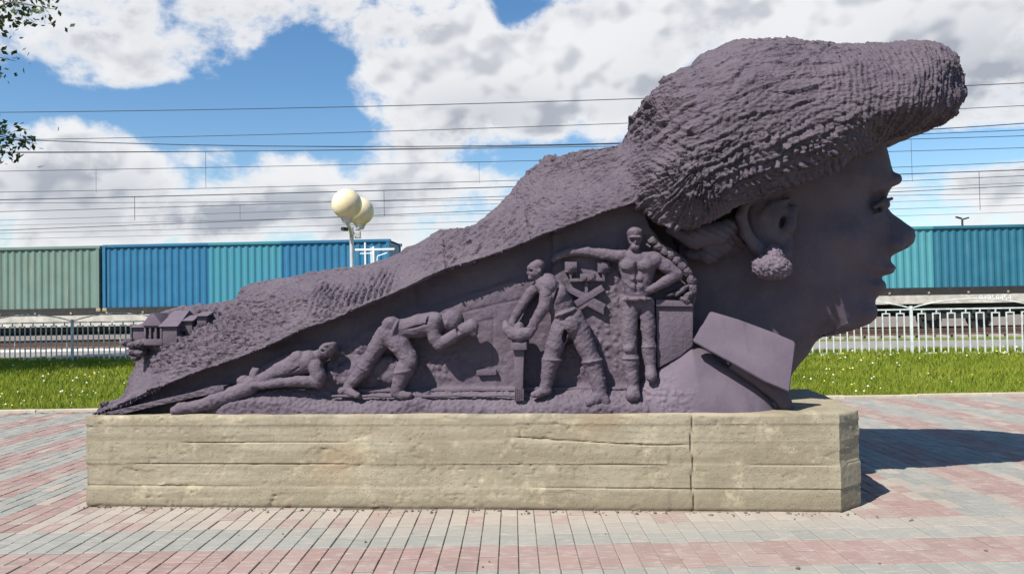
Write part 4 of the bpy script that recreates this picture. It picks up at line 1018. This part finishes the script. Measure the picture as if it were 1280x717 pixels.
# pier beside the standing man and the rubble arch over it
carved('carved_pier', [([(820, 381), (866, 381), (866, 432), (850, 445), (822, 460)], .150, .24)], bevel=.004)
carved('pier_ledge', [([(820, 374), (856, 376), (866, 380), (866, 383), (820, 382.5)], .125, .24)], bevel=.004)
rr = random.Random(3)
for (x, y, rx, ry, t) in [(816, 302, 7, 6, .6), (823, 309, 7, 6, .6), (830, 315, 7, 6, .6), (838, 319, 7, 6, .6), (845, 326, 7, 6, .7), (852, 333, 8, 6, .8), (859, 340, 8, 6, .9), (864, 350, 9, 6, 1.2), (866, 361, 8, 6, 1.4),
                          (860, 369, 8, 5, -.5), (854, 361, 9, 4.5, -.6), (848, 366, 8, 3.6, -.4), (856, 375, 8, 5, .3), (838, 368, 8, 2.6, -.3)]:
    c = P(x, y, .15); bm = bmesh.new(); bmesh.ops.create_icosphere(bm, subdivisions=2, radius=1)
    for v in bm.verts:
        n = v.co.normalized(); f = 1 + .22 * math.sin(n.x * 3 + rr.random()) * math.cos(n.z * 4 + x)
        dx, dz = n.x * rx * SCL * f, n.z * ry * SCL * f; ca, sa = math.cos(-t), math.sin(-t)
        v.co = (c[0] + dx * ca - dz * sa, c[1] + n.y * 8 * SCL, c[2] + dx * sa + dz * ca)
    me = bpy.data.meshes.new('rubble_stone'); bm.to_mesh(me); bm.free(); link('rubble_stone', me, M_ROUGH, STAT)
# little houses on the low end of the slope
def house(px0, px1, pe, pr, pb, wf, wd, gable):
    a, b = P(px0, pb, wf), P(px1, pb, wf); e = P(px0, pe, wf)[2]; r_ = P(px0, pr, wf)[2]; z0 = a[2] - .06
    ang = R(18)
    root = carved('house_carving', [([(px0, pb + 6), (px0, pe), (px1, pe), (px1, pb + 6)], wf, wf + wd)], bevel=.004)
    mb = MB(); x0, x1 = a[0] - .02, b[0] + .02; ym = wf + wd / 2
    if gable: mb.add([(x0, wf-.025, e-.005), (x1, wf-.025, e-.005), ((x0+x1)/2, wf-.025, r_), (x0, wf+wd, e), (x1, wf+wd, e), ((x0+x1)/2, wf+wd, r_)], [(0,1,2),(5,4,3),(0,2,5,3),(1,4,5,2),(0,3,4,1)])
    else: mb.add([(x0, wf-.025, e-.005), (x1, wf-.025, e-.005), (x1-.01, ym, r_), (x0+.02, ym, r_), (x0, wf+wd, e), (x1, wf+wd, e)], [(0,1,2,3),(3,2,5,4),(0,3,4),(1,5,2),(0,4,5,1)])
    o = mb.build('house_roof', M_LIGHT, root, bevel=.004)
    return root
h1 = house(180, 202, 408, 391, 424, .40, .22, True)
h2 = house(203, 221, 407, 388, 424, .28, .34, False)
h3 = house(166, 180, 408, 404, 424, .38, .25, False)
house(226, 240, 400, 394, 408, .34, .2, False); house(246, 258, 394, 389, 400, .36, .2, False)
for x in (181, 187.5, 194.5, 201): carved('porch_post', [([(x-1.2, 407), (x+1.2, 407), (x+1.2, 426), (x-1.2, 426)], .30, .335)], bevel=.002).parent = h1
carved('porch_beam', [([(179.5, 405.5), (202.5, 405.5), (202.5, 409), (179.5, 409)], .298, .42)], bevel=.002).parent = h1
carved('porch_floor', [([(179.5, 423.5), (202.5, 423.5), (202.5, 431), (179.5, 431)], .295, .45)], bevel=.002).parent = h1
carved('porch_roof', [([(178, 407), (191, 391), (204, 407)], .285, .42)], mat=M_LIGHT, bevel=.003).parent = h1
# boulders under the houses
for (x, y, r_) in [(160, 428, 8), (168, 431, 9), (178, 429, 9), (187, 427, 8), (168, 439, 8), (176, 441, 8), (170, 447, 6), (196, 428, 8), (205, 429, 7)]:
    c = P(x, y, .36); bm = bmesh.new(); bmesh.ops.create_icosphere(bm, subdivisions=2, radius=1)
    for v in bm.verts:
        n = v.co.normalized(); f = 1 + .25 * math.sin(n.x * 4 + x) * math.cos(n.z * 3 + y)
        v.co = Vector(c) + Vector((n.x * 1.15 * f, n.y * 1.4, n.z * .75 * f)) * r_ * SCL
    me = bpy.data.meshes.new('rubble_stone'); bm.to_mesh(me); bm.free(); link('rubble_stone', me, M_ROUGH, STAT)

# ================================================================== GRASS
def grass_field():
    V, F, n = [], [], 0
    def blades(cnt, x0, x1, y0, y1, dens_pow=1.0, keep=None):
        y = y0 + (y1 - y0) * rng.random(cnt) ** 1.7; x = x0 + (x1 - x0) * rng.random(cnt)
        clump = fbm(np.stack([x, y, x * 0], 1), 1.6, 3); k = rng.random(cnt) < .55 + .9 * clump + .25
        x, y, clump = x[k], y[k], clump[k]; m = len(x)
        h = (.055 + .060 * rng.random(m) + .05 * clump) * (1 + .02 * (y - 10)); wd = (.006 + .006 * rng.random(m)) * (y / 11)
        a = rng.random(m) * 6.283; lean = rng.normal(0, .045, (m, 2)) ; ca, sa = np.cos(a) * wd, np.sin(a) * wd
        z0 = np.full(m, -.05)
        p0 = np.stack([x - ca, y - sa, z0], 1); p1 = np.stack([x + ca, y + sa, z0], 1)
        pm0 = np.stack([x - ca * .7 + lean[:, 0] * .4, y - sa * .7 + lean[:, 1] * .4, z0 + h * .62], 1); pm1 = np.stack([x + ca * .7 + lean[:, 0] * .4, y + sa * .7 + lean[:, 1] * .4, z0 + h * .62], 1)
        pt = np.stack([x + lean[:, 0], y + lean[:, 1], z0 + h + .02], 1)
        return np.stack([p0, p1, pm1, pm0, pt], 1).reshape(-1, 3), m
    tot = 0; Q, T3 = [], []
    for cnt, x0, x1, y0, y1 in ((52000, -15, -3.6, GROUND_Y + .08, 22.5), (70000, 3.0, 16.5, GROUND_Y + .08, 20.5), (14000, -3.6, 3.0, GROUND_Y + .08, 22)):
        v, m = blades(cnt, x0, x1, y0, y1); V.append(v); i = tot + np.arange(m) * 5; tot += m * 5
        Q.append(np.stack([i, i+1, i+2, i+3], 1)); T3.append(np.stack([i+3, i+2, i+4], 1))
    m_, b, bs, P_ = pbr('grass_blades', .7, 0, .25)
    n1 = b.noise(P_, .9, 4, .6); n2 = b.noise(P_, 9, 3)
    c = b.mix(b.ramp(n1, .3, .7), (.170, .235, .018), (.270, .300, .036)); c = b.mix(b.math('MULTIPLY', b.ramp(n2, .5, .75), .5), c, (.22, .25, .05))
    b.put(bs.inputs['Base Color'], c)
    tr = b.n('ShaderNodeBsdfTranslucent'); b.put(tr.inputs[0], c); mx = b.n('ShaderNodeMixShader'); mx.inputs[0].default_value = .45
    out = [x for x in b.nt.nodes if x.type == 'OUTPUT_MATERIAL'][0]; b.nt.links.new(bs.outputs[0], mx.inputs[1]); b.nt.links.new(tr.outputs[0], mx.inputs[2]); b.nt.links.new(mx.outputs[0], out.inputs[0])
    me = mesh_np('grass', np.concatenate(V), [np.concatenate(Q), np.concatenate(T3)], smooth=False)
    tag(link('grass', me, m_), 'bright green lawn grass between the paving and the fence', 'grass', kind='stuff')
    # clover and dandelion heads
    for name, cnt, colr, lab in (('white_clover', 420, (.72, .72, .62), 'tiny white clover heads scattered through the lawn'), ('yellow_dandelions', 240, (.66, .52, .06), 'tiny yellow dandelion heads in the lawn')):
        mb = MB(); vs, fs = [], []
        x = np.where(rng.random(cnt) < .4, rng.uniform(-14, -4, cnt), rng.uniform(3.2, 15.5, cnt)); y = GROUND_Y + .3 + 9 * rng.random(cnt) ** 1.3
        k = fbm(np.stack([x, y, x * 0], 1), .8, 2) + rng.normal(0, .25, cnt) > -.05
        for xx, yy in zip(x[k], y[k]):
            r = random.uniform(.010, .020) * (yy / 12) ; z = random.uniform(.045, .09); b0 = len(vs)
            vs += [(xx + r*math.cos(t*1.0472), yy + r*math.sin(t*1.0472), z) for t in range(6)] + [(xx, yy, z + r * .9), (xx, yy, z - r * .6)]
            fs += [(b0+t, b0+(t+1)%6, b0+6) for t in range(6)] + [(b0+(t+1)%6, b0+t, b0+7) for t in range(6)]
        tag(mb.add(vs, fs).build(name, simple(name, colr, .8, 0, .1)), lab, 'flowers', kind='stuff')
grass_field()

# ================================================================== FENCE
FS = (22.0 - 18.9) / (9.6 + 11.7)                         # the fence line comes nearer to the right
FA = -math.atan(FS)
def fence_xy(s):                                          # s metres along the line from its foot at x = 9.6
    return 9.6 + s * math.cos(FA), 18.9 + s * math.sin(FA)
M_FENCE = simple('fence_paint', (.47, .51, .50), .5, .0, .25, 5)
PANEL = 2.78; SEC = PANEL / 8.5
NP_ = 8
def make_panel_meshes():
    t = .013
    ms = {}
    ms['fence_post'] = MB().box(-.030, .030, -.030, .030, -.12, 1.20).mesh('fence_post', bevel=.004)
    ms['top_rail'] = MB().box(.03, PANEL - .03, -t, t, 1.10, 1.132).mesh('top_rail')
    ms['arch'] = MB().tube([(.03 + (PANEL - .06) * k / 16, 0, 1.150 + .20 * math.sin(math.pi * k / 16) ** .8) for k in range(17)], .016, 6).mesh('arch', True)
    mb = MB(); w = SEC / 4; zt, zb = 1.03, .055
    mb.box(-w-t, -w+t, -t, t, zb, zt); mb.box(w-t, w+t, -t, t, zb, zt); mb.box(-w+t, w-t, -t, t, zt-.026, zt); mb.box(-t, t, -t, t, zt, 1.10)
    ms['meander_loop'] = mb.mesh('meander_loop')
    mb = MB(); mb.box(w+t, 3*w-t, -t, t, zb, zb+.026); mb.box(2*w-t, 2*w+t, -t, t, -.10, zb); ms['bottom_link'] = mb.mesh('bottom_link')
    for m in ms.values(): m.materials.append(M_FENCE)
    return ms
FM = make_panel_meshes()
frnd = random.Random(4)
nf = 0
for k in range(-9, 3):
    x, y = fence_xy(k * PANEL); 
    root = empty('fence_panel', (x, y, -.05 + .0), FA)
    tag(root, 'pale painted steel fence panel with square meander bars and arched top', 'fence', 'meander fence panels along the lawn')
    link('fence_post', FM['fence_post'], None, root); link('top_rail', FM['top_rail'], None, root); link('arch', FM['arch'], None, root)
    for j in range(8):
        o = link('meander_loop', FM['meander_loop'], None, root, (SEC * (j + .75), 0, frnd.uniform(-.006, .006)), (0, frnd.gauss(0, .006), 0))
        if j < 7 and frnd.random() > .08: link('bottom_link', FM['bottom_link'], None, root, (SEC * (j + .75), 0, 0))

# ================================================================== RAILWAY
TS = 1.8 / 40.0; TA = -math.atan(TS)                       # the line runs slightly towards us on the right
def track_y(x, y0=31.5): return y0 - TS * x
M_ASPH = simple('grey_asphalt', (.22, .205, .19), .9, 0, .15, 2, .3)
M_BALL = simple('track_ballast', (.17, .14, .12), .95, 0, .35, 8, .8)
M_RAIL = simple('rusty_rail', (.16, .10, .075), .5, .5, .3, 12)
M_SLEEP = simple('concrete_sleeper', (.30, .28, .25), .9, 0, .2, 9, .2)
M_PLAT = simple('pale_platform_edge', (.62, .60, .56), .8, 0, .15, 4)
ground_strip('service_road', 22.6, 27.2, -.035, M_ASPH, FS, x0=-60, x1=60)
ground_strip('ballast_bed', 28.6, 170, -.030, M_BALL, TS, x0=-80, x1=80)
EDGE = ground_strip('platform_edge', 27.25, 27.75, .02, M_PLAT, TS, x0=-70, x1=-3, thick=.12)
def along(x, dy=0.0, z=0.0): return (x, track_y(x) + dy, z)
def rail(yoff, lab):
    mb = MB(); prof_ = [(-.065, 0), (.065, 0), (.065, .012), (.012, .03), (.012, .125), (.036, .135), (.036, .165), (-.036, .165), (-.036, .135), (-.012, .125), (-.012, .03), (-.065, .012)]
    vs = []; 
    for x in (-70, 70): vs += [(x, track_y(x) + yoff + a, .02 + bb) for a, bb in prof_]
    n = len(prof_); mb.add(vs, [tuple(range(n)), tuple(range(2*n-1, n-1, -1))] + [(i, n+i, n+(i+1)%n, (i+1)%n) for i in range(n)])
    tag(mb.build('steel_rail', M_RAIL), lab, 'rail', 'steel rails beyond the fence')
for yo, lab in ((-1.52, 'front rail of the track under the container wagons'), (0, 'back rail of the track under the container wagons'), (-4.0, 'front rail of the empty track before the wagons'), (-2.48, 'back rail of the empty track before the wagons')):
    rail(yo + .76, lab)
sm_ = MB().box(-.13, .13, -1.3, 1.3, -.08, .03).mesh('sleeper', bevel=.01); sm_.materials.append(M_SLEEP)
for k in range(-36, 34):
    x = k * .6
    if -8.4 < x < 12.5 and not x > 9.5: continue
    tag(link('sleeper', sm_, None, None, (x, track_y(x, 31.5 - 2.48), 0), (0, 0, TA)), 'concrete sleeper of the empty track before the wagons', 'sleeper', 'sleepers of the empty track')

# ---- containers
def paint(name, c1, c2=None, x0=0, x1=0, rust=.3):
    m, b, bs, P_ = pbr(name, .5, 0, .4); col = c1
    n = b.noise(P_, 1.3, 5, .6); mp = b.n('ShaderNodeMapping'); b.put(mp.inputs[0], P_); mp.inputs['Scale'].default_value = (7, 7, .5); ns = b.noise(mp.outputs[0], 1.0, 5, .6)
    if c2:   # a resprayed stretch of the side
        sx = b.n('ShaderNodeSeparateXYZ'); b.put(sx.inputs[0], P_)
        f = b.math('MULTIPLY', b.math('GREATER_THAN', sx.outputs[0], x0), b.math('LESS_THAN', sx.outputs[0], x1)); col = b.mix(f, c1, c2)
    c = b.mix(b.ramp(n, .3, .7, 0, .3), col, tuple(min(1, x * 1.35 + .02) for x in c1))
    c = b.mix(b.math('MULTIPLY', b.ramp(ns, .55, .8), rust), c, (.30, .23, .17))
    b.put(bs.inputs['Base Color'], c); return m
M_DARK = simple('dark_underframe', (.030, .028, .027), .7, .2, .3, 5)
M_CAST = simple('corner_casting_steel', (.33, .27, .18), .7, .3, .2, 8)
M_WAG = simple('wagon_sill_paint', (.40, .37, .33), .8, 0, .3, 2.5)
def container(x0, x1, z0, hgt, mat, label, yfront=0.0):
    L = x1 - x0; D = 2.43; root = empty('shipping_container', (x0, track_y(x0) - D / 2 + yfront, z0), TA)
    tag(root, label, 'container', 'containers on the flat wagons')
    # corrugated sides (front and back), roof, ends
    prd = .278; n = int((L - .24) / prd); off = .12 + ((L - .24) - n * prd) / 2
    for nm, yy, sg in (('side_panel', .045, 1), ('side_panel', D - .045, -1)):
        xs, ys = [.10], [0.0]
        for k in range(n):
            b0 = off + k * prd; xs += [b0 + .01, b0 + .08, b0 + .149, b0 + .219]; ys += [0, 0, .036, .036]
        xs += [L - .10]; ys += [0]
        vs = [(a, yy + sg * c, .14) for a, c in zip(xs, ys)] + [(a, yy + sg * c, hgt - .10) for a, c in zip(xs, ys)]; m = len(xs)
        mb = MB(); mb.add(vs, [(i, i+1, m+i+1, m+i) for i in range(m - 1)]); mb.build(nm, mat, root)
    MB().box(.05, L-.05, .05, D-.05, hgt-.035, hgt-.012).build('roof', mat, root)
    for xa in (.03, L - .05): MB().box(xa, xa+.02, .1, D-.1, .14, hgt-.1).build('end_panel', mat, root)
    for ya in (0.0, D - .06):
        MB().box(.12, L-.12, ya, ya+.06, hgt-.10, hgt).build('top_side_rail', mat, root); MB().box(.12, L-.12, ya+.005, ya+.055, 0, .14).build('bottom_side_rail', M_DARK if ya == 0 else mat, root)
        for xa in (0.0, L - .12):
            MB().box(xa, xa+.12, ya-.002, ya+.10, .12, hgt-.12).build('corner_post', mat, root)
            for za in (0, hgt - .12): MB().box(xa-.008, xa+.17, ya-.012, ya+.16, za, za+.12).build('corner_casting', M_CAST if za == 0 else mat, root, bevel=.01)
    # roof-edge lashing lugs
    return root
def xat(px, d=31.0): return float(at_depth(px, 330, d)[0])
dfront = 30.3
CG = paint('sage_green_paint', (.100, .178, .162), (.120, .180, .155), 8.0, 14.0, .75); 
xg1 = xat(127, 31.2); xb0 = xat(131, 31.2); xb1 = xat(489, 30.9)
cB = paint('container_blue_paint', (.014, .116, .225), (.040, .200, .255), xat(264, 31.1) - xb0, xat(354, 31.0) - xb0, .10)
xr0 = xat(1065, 29.5); cT = paint('container_teal_paint', (.015, .108, .165), (.062, .235, .270), 0, xat(1171, 29.4) - xr0, .12)
ztop = lambda px, py, d: float(at_depth(px, py, d)[2])
zL = ztop(60, 390, 31.3); hL = ztop(60, 308.0, 31.3) - zL
container(xg1 - 12.19, xg1, zL, hL - .02, CG, 'weathered sage-green corrugated container standing next to a blue one')
container(xb0, xb1, zL, hL, cB, 'bright blue corrugated container with a paler resprayed stretch in the middle')
zR = ztop(1200, 363, 29.4); hR = ztop(1200, 281.5, 29.4) - zR
container(xr0, xr0 + 12.19, zR, hR, cT, 'teal corrugated container behind the statue\'s nose, paler at one end')
# ---- flat wagons
def wheelset(root, x):
    b_ = MB().box(x-1.25, x+1.25, .22, .34, .42, .72).build('bogie_frame', M_DARK, root)
    for dx in (-.92, .92):
        w_ = MB(); w_.tube([(x+dx, .30, .46), (x+dx, .44, .46)], .46, 24); w_.build('wheel', M_DARK, root, smooth=True)
        MB().box(x+dx-.16, x+dx+.16, .10, .24, .36, .60).build('axle_box', M_DARK, root, bevel=.02)
        for sx_ in (-.3, .3): MB().tube([(x+dx+sx_*.9, .16, .60), (x+dx+sx_*.9, .16, .86)], .075, 10).build('bogie_spring', M_DARK, root, smooth=True)
def wagon(x0, x1, ztop_, label, bog, number=None, sill=.34):
    D = 2.7; root = empty('flat_wagon', (x0, track_y(x0) - D / 2, .12), TA); L = x1 - x0; z = ztop_ - .12
    tag(root, label, 'wagon', 'flat wagons of the container train')
    MB().box(0, L, 0, D, z-.12, z-.002).build('deck', M_DARK, root)
    s = MB(); s.box(.05, L-.05, .02, .12, z-.12-sill, z-.13).build('side_sill', M_WAG, root); MB().box(.05, L-.05, -.03, .14, z-.12-sill-.05, z-.12-sill).build('sill_flange', M_WAG, root)
    MB().box(.4, L-.4, D/2-.25, D/2+.25, z-.95, z-.12).build('centre_sill', M_DARK, root); MB().box(2.2, L-2.2, .35, .45, z-.80, z-.12).build('underframe_truss', M_DARK, root)
    k = .5
    while k < L - .4:
        MB().box(k, k+.07, -.02, .02, z-.10, z-.02).build('stake_pocket', M_CAST, root); k += 1.45
    for bx in bog: wheelset(root, bx - x0)
    for k in range(3):   # brake gear and air tanks under the middle
        xx = (bog[0] + bog[-1]) / 2 - x0 + (k - 1) * 2.2; MB().tube([(xx - .6, .5, .62), (xx + .6, .5, .62)], .17, 12).build('air_tank', M_DARK, root, smooth=True)
    if number:
        cu = bpy.data.curves.new('wagon_number', 'FONT'); cu.body = number[0]; cu.size = number[2]; cu.extrude = .002; cu.align_x = 'LEFT'
        to = bpy.data.objects.new('tmp', cu); COL.objects.link(to); bpy.context.view_layer.update()
        me = bpy.data.meshes.new_from_object(to.evaluated_get(bpy.context.evaluated_depsgraph_get())); bpy.data.objects.remove(to)
        me.materials.clear(); me.materials.append(simple('number_white', (.66, .65, .62), .7, 0, .2, 14))
        link('wagon_number', me, None, root, (number[1] - x0, .012, z - .12 - sill * .92), (R(90), 0, 0))
    return root
wagon(xg1 - 13.2, xg1 + 12.9, zL, 'long grey flat wagon carrying the sage-green and blue containers', [xg1 - 11.2, xg1 - 8.0 + 7.6 + 2.9, xg1 + 10.6], sill=.42)
wagon(xr0 - .6, xr0 + 13.2, zR, 'grey flat wagon with a white number under the teal container', [xr0 + 3.9, xr0 + 11.0], number=('94958454', xat(1224, 29.3), .30), sill=.30)
wagon(xb1 + 1.2, xr0 - 1.4, zR - .05, 'empty grey flat wagon hidden between the containers', [xb1 + 4.0, xr0 - 4.0], sill=.34)

# ================================================================== OVERHEAD WIRES
M_WIRE = simple('overhead_wire_metal', (.055, .06, .075), .5, .3, .1)
def wire(px0, py0, px1, py1, depth, r, sag=0.0, lab=None, n=14, droppers=()):
    a, bb = at_depth(px0, py0, depth + 1.0), at_depth(px1, py1, depth - 1.0)
    pts = []
    for k in range(n + 1):
        t = k / n; p = a + (bb - a) * t; p = p.copy(); p[2] -= sag * 4 * t * (1 - t); pts.append(p)
    root = MB().tube(pts, r, 6).build('overhead_wire', M_WIRE, smooth=True)
    tag(root, lab, 'wire', 'catenary wires over the railway'); root['label'] = lab
    for px, dz in droppers:
        t = (px - px0) / (px1 - px0); p = a + (bb - a) * t; p = p.copy(); p[2] -= sag * 4 * t * (1 - t)
        MB().tube([p, (p[0], p[1], p[2] - dz)], r * .6, 5).build('dropper', M_WIRE, root)
WL = [ # left end y at px=-60, right end y at px=1340, depth, radius, sag, droppers
    (141, 101, 33, .017, .25, []), (176, 129, 36, .015, .25, []), (171, 150, 34, .020, .75, []), (191, 160, 38, .017, .3, []), (190, 168, 33, .014, .2, [(272, 1.55), (1149, 1.75)]),
    (215, 183, 40, .015, .1, [(128, 1.2), (616, 1.1)]), (241, 200, 38, .014, .2, []), (251, 210, 33, .019, .1, [(180, 1.0), (500, 1.1), (1230, 1.6)]), (266, 217, 41, .016, .15, [(313, .8)]),
    (277, 226, 38, .010, .1, []), (290, 229, 41, .017, .1, []), (254, 241, 44, .014, .1, []), (283, 245, 46, .010, .1, []), (293, 254, 46, .012, .1, []), (300, 263, 48, .010, .1, [])]
names = ['top', 'second', 'third', 'fourth', 'fifth', 'sixth', 'seventh', 'eighth', 'ninth', 'tenth', 'eleventh', 'twelfth', 'thirteenth', 'fourteenth', 'fifteenth']
for (yl, yr, dp, r, sg, dr), nm in zip(WL, names):
    wire(-60, yl, 1340, yr, dp, r, sg, 'thin dark catenary wire, %s from the highest above the containers' % nm, droppers=dr)

# ================================================================== LAMP, PIPE FRAME, FLOODLIGHT MAST
M_GALV = simple('galvanised_steel', (.48, .48, .47), .45, .5, .15, 6)
def globe_mat():
    m, b, bs, P_ = pbr('cream_globe_plastic', .32, 0, .5)
    c = b.mix(b.ramp(b.noise(P_, 3.5, 4), .35, .7), (.70, .62, .42), (.60, .50, .31)); b.put(bs.inputs['Base Color'], c)
    bs.inputs['Subsurface Weight'].default_value = .25; bs.inputs['Subsurface Radius'].default_value = (.05, .04, .02); return m
M_GLOBE = globe_mat()
def lamp():
    dl_ = 11.2; base = at_depth(440, 330, dl_); root = empty('street_lamp', (base[0], base[1], -.05))
    tag(root, 'street lamp with two cream globes on a thin grey post behind the statue', 'street lamp')
    g1, g2 = at_depth(433.5, 255, 10.7), at_depth(450, 264, 11.5); rel = lambda p: (p[0]-base[0], p[1]-base[1], p[2]+.05)
    top = at_depth(440, 284, dl_); tz = top[2] + .05
    MB().tube([(0, 0, 0), (0, 0, .5), (0, 0, .55), (0, 0, tz)], [.06, .06, .034, .030], 14).build('post', M_GALV, root, smooth=True)
    for gp in (g1, g2):
        q = rel(gp); rr_ = .205
        MB().sphere(q, rr_, 32, 20).build('globe', M_GLOBE, root, smooth=True)
        MB().tube([(q[0], q[1], q[2]-rr_-.06), (q[0], q[1], q[2]-rr_+.03)], [.05, .095], 16).build('globe_collar', M_GALV, root, smooth=True)
        MB().tube([(0, 0, tz - .14), (q[0]*.35, q[1]*.35, tz-.04), (q[0], q[1], q[2]-rr_-.05)], .022, 10).build('arm', M_GALV, root, smooth=True)
    c1 = MB().tube([(-.05, -.06, tz-.03), (-.10, -.16, tz-.035)], .028, 12); c1.build('floodlight', M_DARK, root, smooth=True)
    MB().box(.05, .13, -.05, .03, tz-.16, tz-.06).build('control_box', M_GALV, root, bevel=.008)
lamp()
M_WHITE = simple('white_pipe_paint', (.72, .73, .74), .5, 0, .12, 5)
def pipe_frame():
    d = 14.0; base = at_depth(467, 330, d); root = empty('pipe_frame', (base[0], base[1], -.05)); tag(root, 'white painted pipe frame with crossbars standing by the street lamp', 'pipe frame')
    q = lambda px, py: (at_depth(px, py, d)[0] - base[0], 0, at_depth(px, py, d)[2] + .05)
    for px, py, r in ((467, 308, .022), (456.5, 303, .016), (464, 309, .012)):
        a = q(px, py); MB().tube([(a[0], .02, 0), a], r, 10).build('upright', M_WHITE, root, smooth=True)
    for (x0, y0, x1, y1, r) in ((444, 312.5, 493, 311.5, .020), (450, 317, 466, 316.5, .010), (472, 320, 484, 316, .010)):
        MB().tube([q(x0, y0), q(x1, y1)], r, 8).build('crossbar', M_WHITE, root, smooth=True)
    MB().tube([q(472, 320), q(471, 330)], .010, 8).build('crossbar', M_WHITE, root, smooth=True)
pipe_frame()
def mast():
    d = 75.0; b0 = at_depth(1203, 282, d); root = empty('floodlight_mast', (b0[0], b0[1], -.05)); tag(root, 'distant dark floodlight mast rising behind the teal container', 'mast')
    z = at_depth(1203, 274, d)[2]
    MB().tube([(0, 0, 0), (0, 0, z + .05)], [.16, .09], 10).build('post', M_DARK, root, smooth=True)
    for dx, rz_ in ((-.33, .3), (.35, -.25)): MB().box(-.28, .28, -.12, .12, -.07, .07).build('lamp_head', M_DARK, root, loc=(dx, 0, z + .12 + .08 * (dx < 0)), rot=(0, rz_, 0), bevel=.03)
mast()

# ================================================================== TREE (stands outside the frame on the left; its tips hang in)
def tree():
    tx, ty = -16.4, 17.6; root = empty('broadleaf_tree', (tx, ty, -.05)); tag(root, 'dark leafy branch tips of a broadleaf tree hanging in over the lawn', 'tree')
    tr = random.Random(9)
    bark = simple('tree_bark', (.16, .14, .12), .9, 0, .4, 10, .5)
    mb = MB(); mb.tube([(0, 0, 0), (.05, .02, 1.5), (-.05, .1, 3.5), (.1, 0, 5.5), (0, .1, 8.2)], [.22, .17, .14, .10, .03], 12); mb.build('trunk', bark, root, smooth=True)
    tips = []; lb = MB()
    targets = []
    for k in range(46):
        a = tr.uniform(0, 6.283); rr_ = tr.uniform(1.8, 4.0); targets.append((rr_ * math.cos(a), rr_ * math.sin(a), tr.uniform(3.2, 8.8) - .25 * rr_))
    for px, py in ((8, 30), (28, 4), (58, 6), (70, 14), (6, 70), (4, 100), (12, 165), (24, 172), (34, 176), (10, 186), (3, 155), (0, 50), (40, 0), (-20, 20), (-30, 80), (-20, 150), (-25, 175), (-15, 120)):
        p = at_depth(px, py, 17.6); targets.append((p[0] - tx, tr.uniform(-.5, .5), p[2] + .05))
    br = MB(); leaf_c = []
    for t in targets:
        z0 = max(2.2, t[2] - tr.uniform(.3, 1.6)) if t[2] < 7 else 6.5
        mid = (t[0] * .55, t[1] * .55, (z0 + t[2]) / 2 + .45); br.tube([(0, 0, z0), mid, (t[0] * .85, t[1] * .85, t[2] + .18), t], [.05, .03, .014, .005], 6)
        for k in range(46 if len(targets) - targets.index(t) > 18 else 110):
            f = tr.uniform(.45, 1.05); sp = .10 + .20 * tr.random(); 
            q = [mid[i] + (t[i] - mid[i]) * max(0, (f - .45) / .6) + tr.gauss(0, sp) for i in range(3)]; leaf_c.append(q)
    br.build('branches', bark, root, smooth=True); n_tip = len(leaf_c)
    for k in range(9500):
        a = tr.uniform(0, 6.283); ph = math.acos(tr.uniform(-1, 1)); rr_ = 4.6 * tr.random() ** .45
        q = [rr_ * math.sin(ph) * math.cos(a), rr_ * math.sin(ph) * math.sin(a), 6.6 + .95 * rr_ * math.cos(ph)]
        if (tx + q[0]) / (ty + q[1]) > -.675: continue
        leaf_c.append(q)
    c = np.array(leaf_c); m = len(c); N1 = rng.normal(0, 1, (m, 3)); N1 /= np.linalg.norm(N1, axis=1, keepdims=True); N2 = np.cross(N1, rng.normal(0, 1, (m, 3))); N2 /= np.linalg.norm(N2, axis=1, keepdims=True)
    s = rng.uniform(.055, .095, (m, 1)); big = np.where(np.arange(m)[:, None] >= n_tip, 1.9, 1.0); s = s * big
    V = np.stack([c - N1 * s, c + N2 * s * .55, c + N1 * s, c - N2 * s * .55], 1).reshape(-1, 3); F = np.arange(m * 4).reshape(-1, 4)
    lm = simple('leaf_green', (.045, .075, .022), .6, 0, .35, 3)
    link('crown', mesh_np('crown', V, F, False), lm, root)
tree()

# ================================================================== CRUMBS
def crumbs():
    vs, fs = [], []; cr = random.Random(21)
    for k in range(200):
        if k < 170: u = cr.uniform(-.1, LEN + .2); w = -abs(cr.gauss(0, .05)) - .01
        else: u = cr.uniform(-1.0, LEN + 1.5); w = -cr.uniform(.05, 1.3)
        p = PA + UX * u + WX * w; r = cr.choice([.004, .005, .006, .008, .012]); b0 = len(vs)
        o = [(1,0,0),(-1,0,0),(0,1,0),(0,-1,0),(0,0,1),(0,0,-1)]
        vs += [(p[0] + a*r*cr.uniform(.6,1.4), p[1] + b*r*cr.uniform(.6,1.4), r*.4 + c*r*cr.uniform(.5,1.0)) for a, b, c in o]
        fs += [(b0+a, b0+b, b0+c) for a, b, c in ((0,2,4),(2,1,4),(1,3,4),(3,0,4),(2,0,5),(1,2,5),(3,1,5),(0,3,5))]
    tag(MB().add(vs, fs).build('mortar_crumbs', simple('crumb_grey', (.13, .11, .09), .9, 0, .4, 30)), 'mortar crumbs and grit scattered along the foot of the plinth', 'grit', kind='stuff')
crumbs()
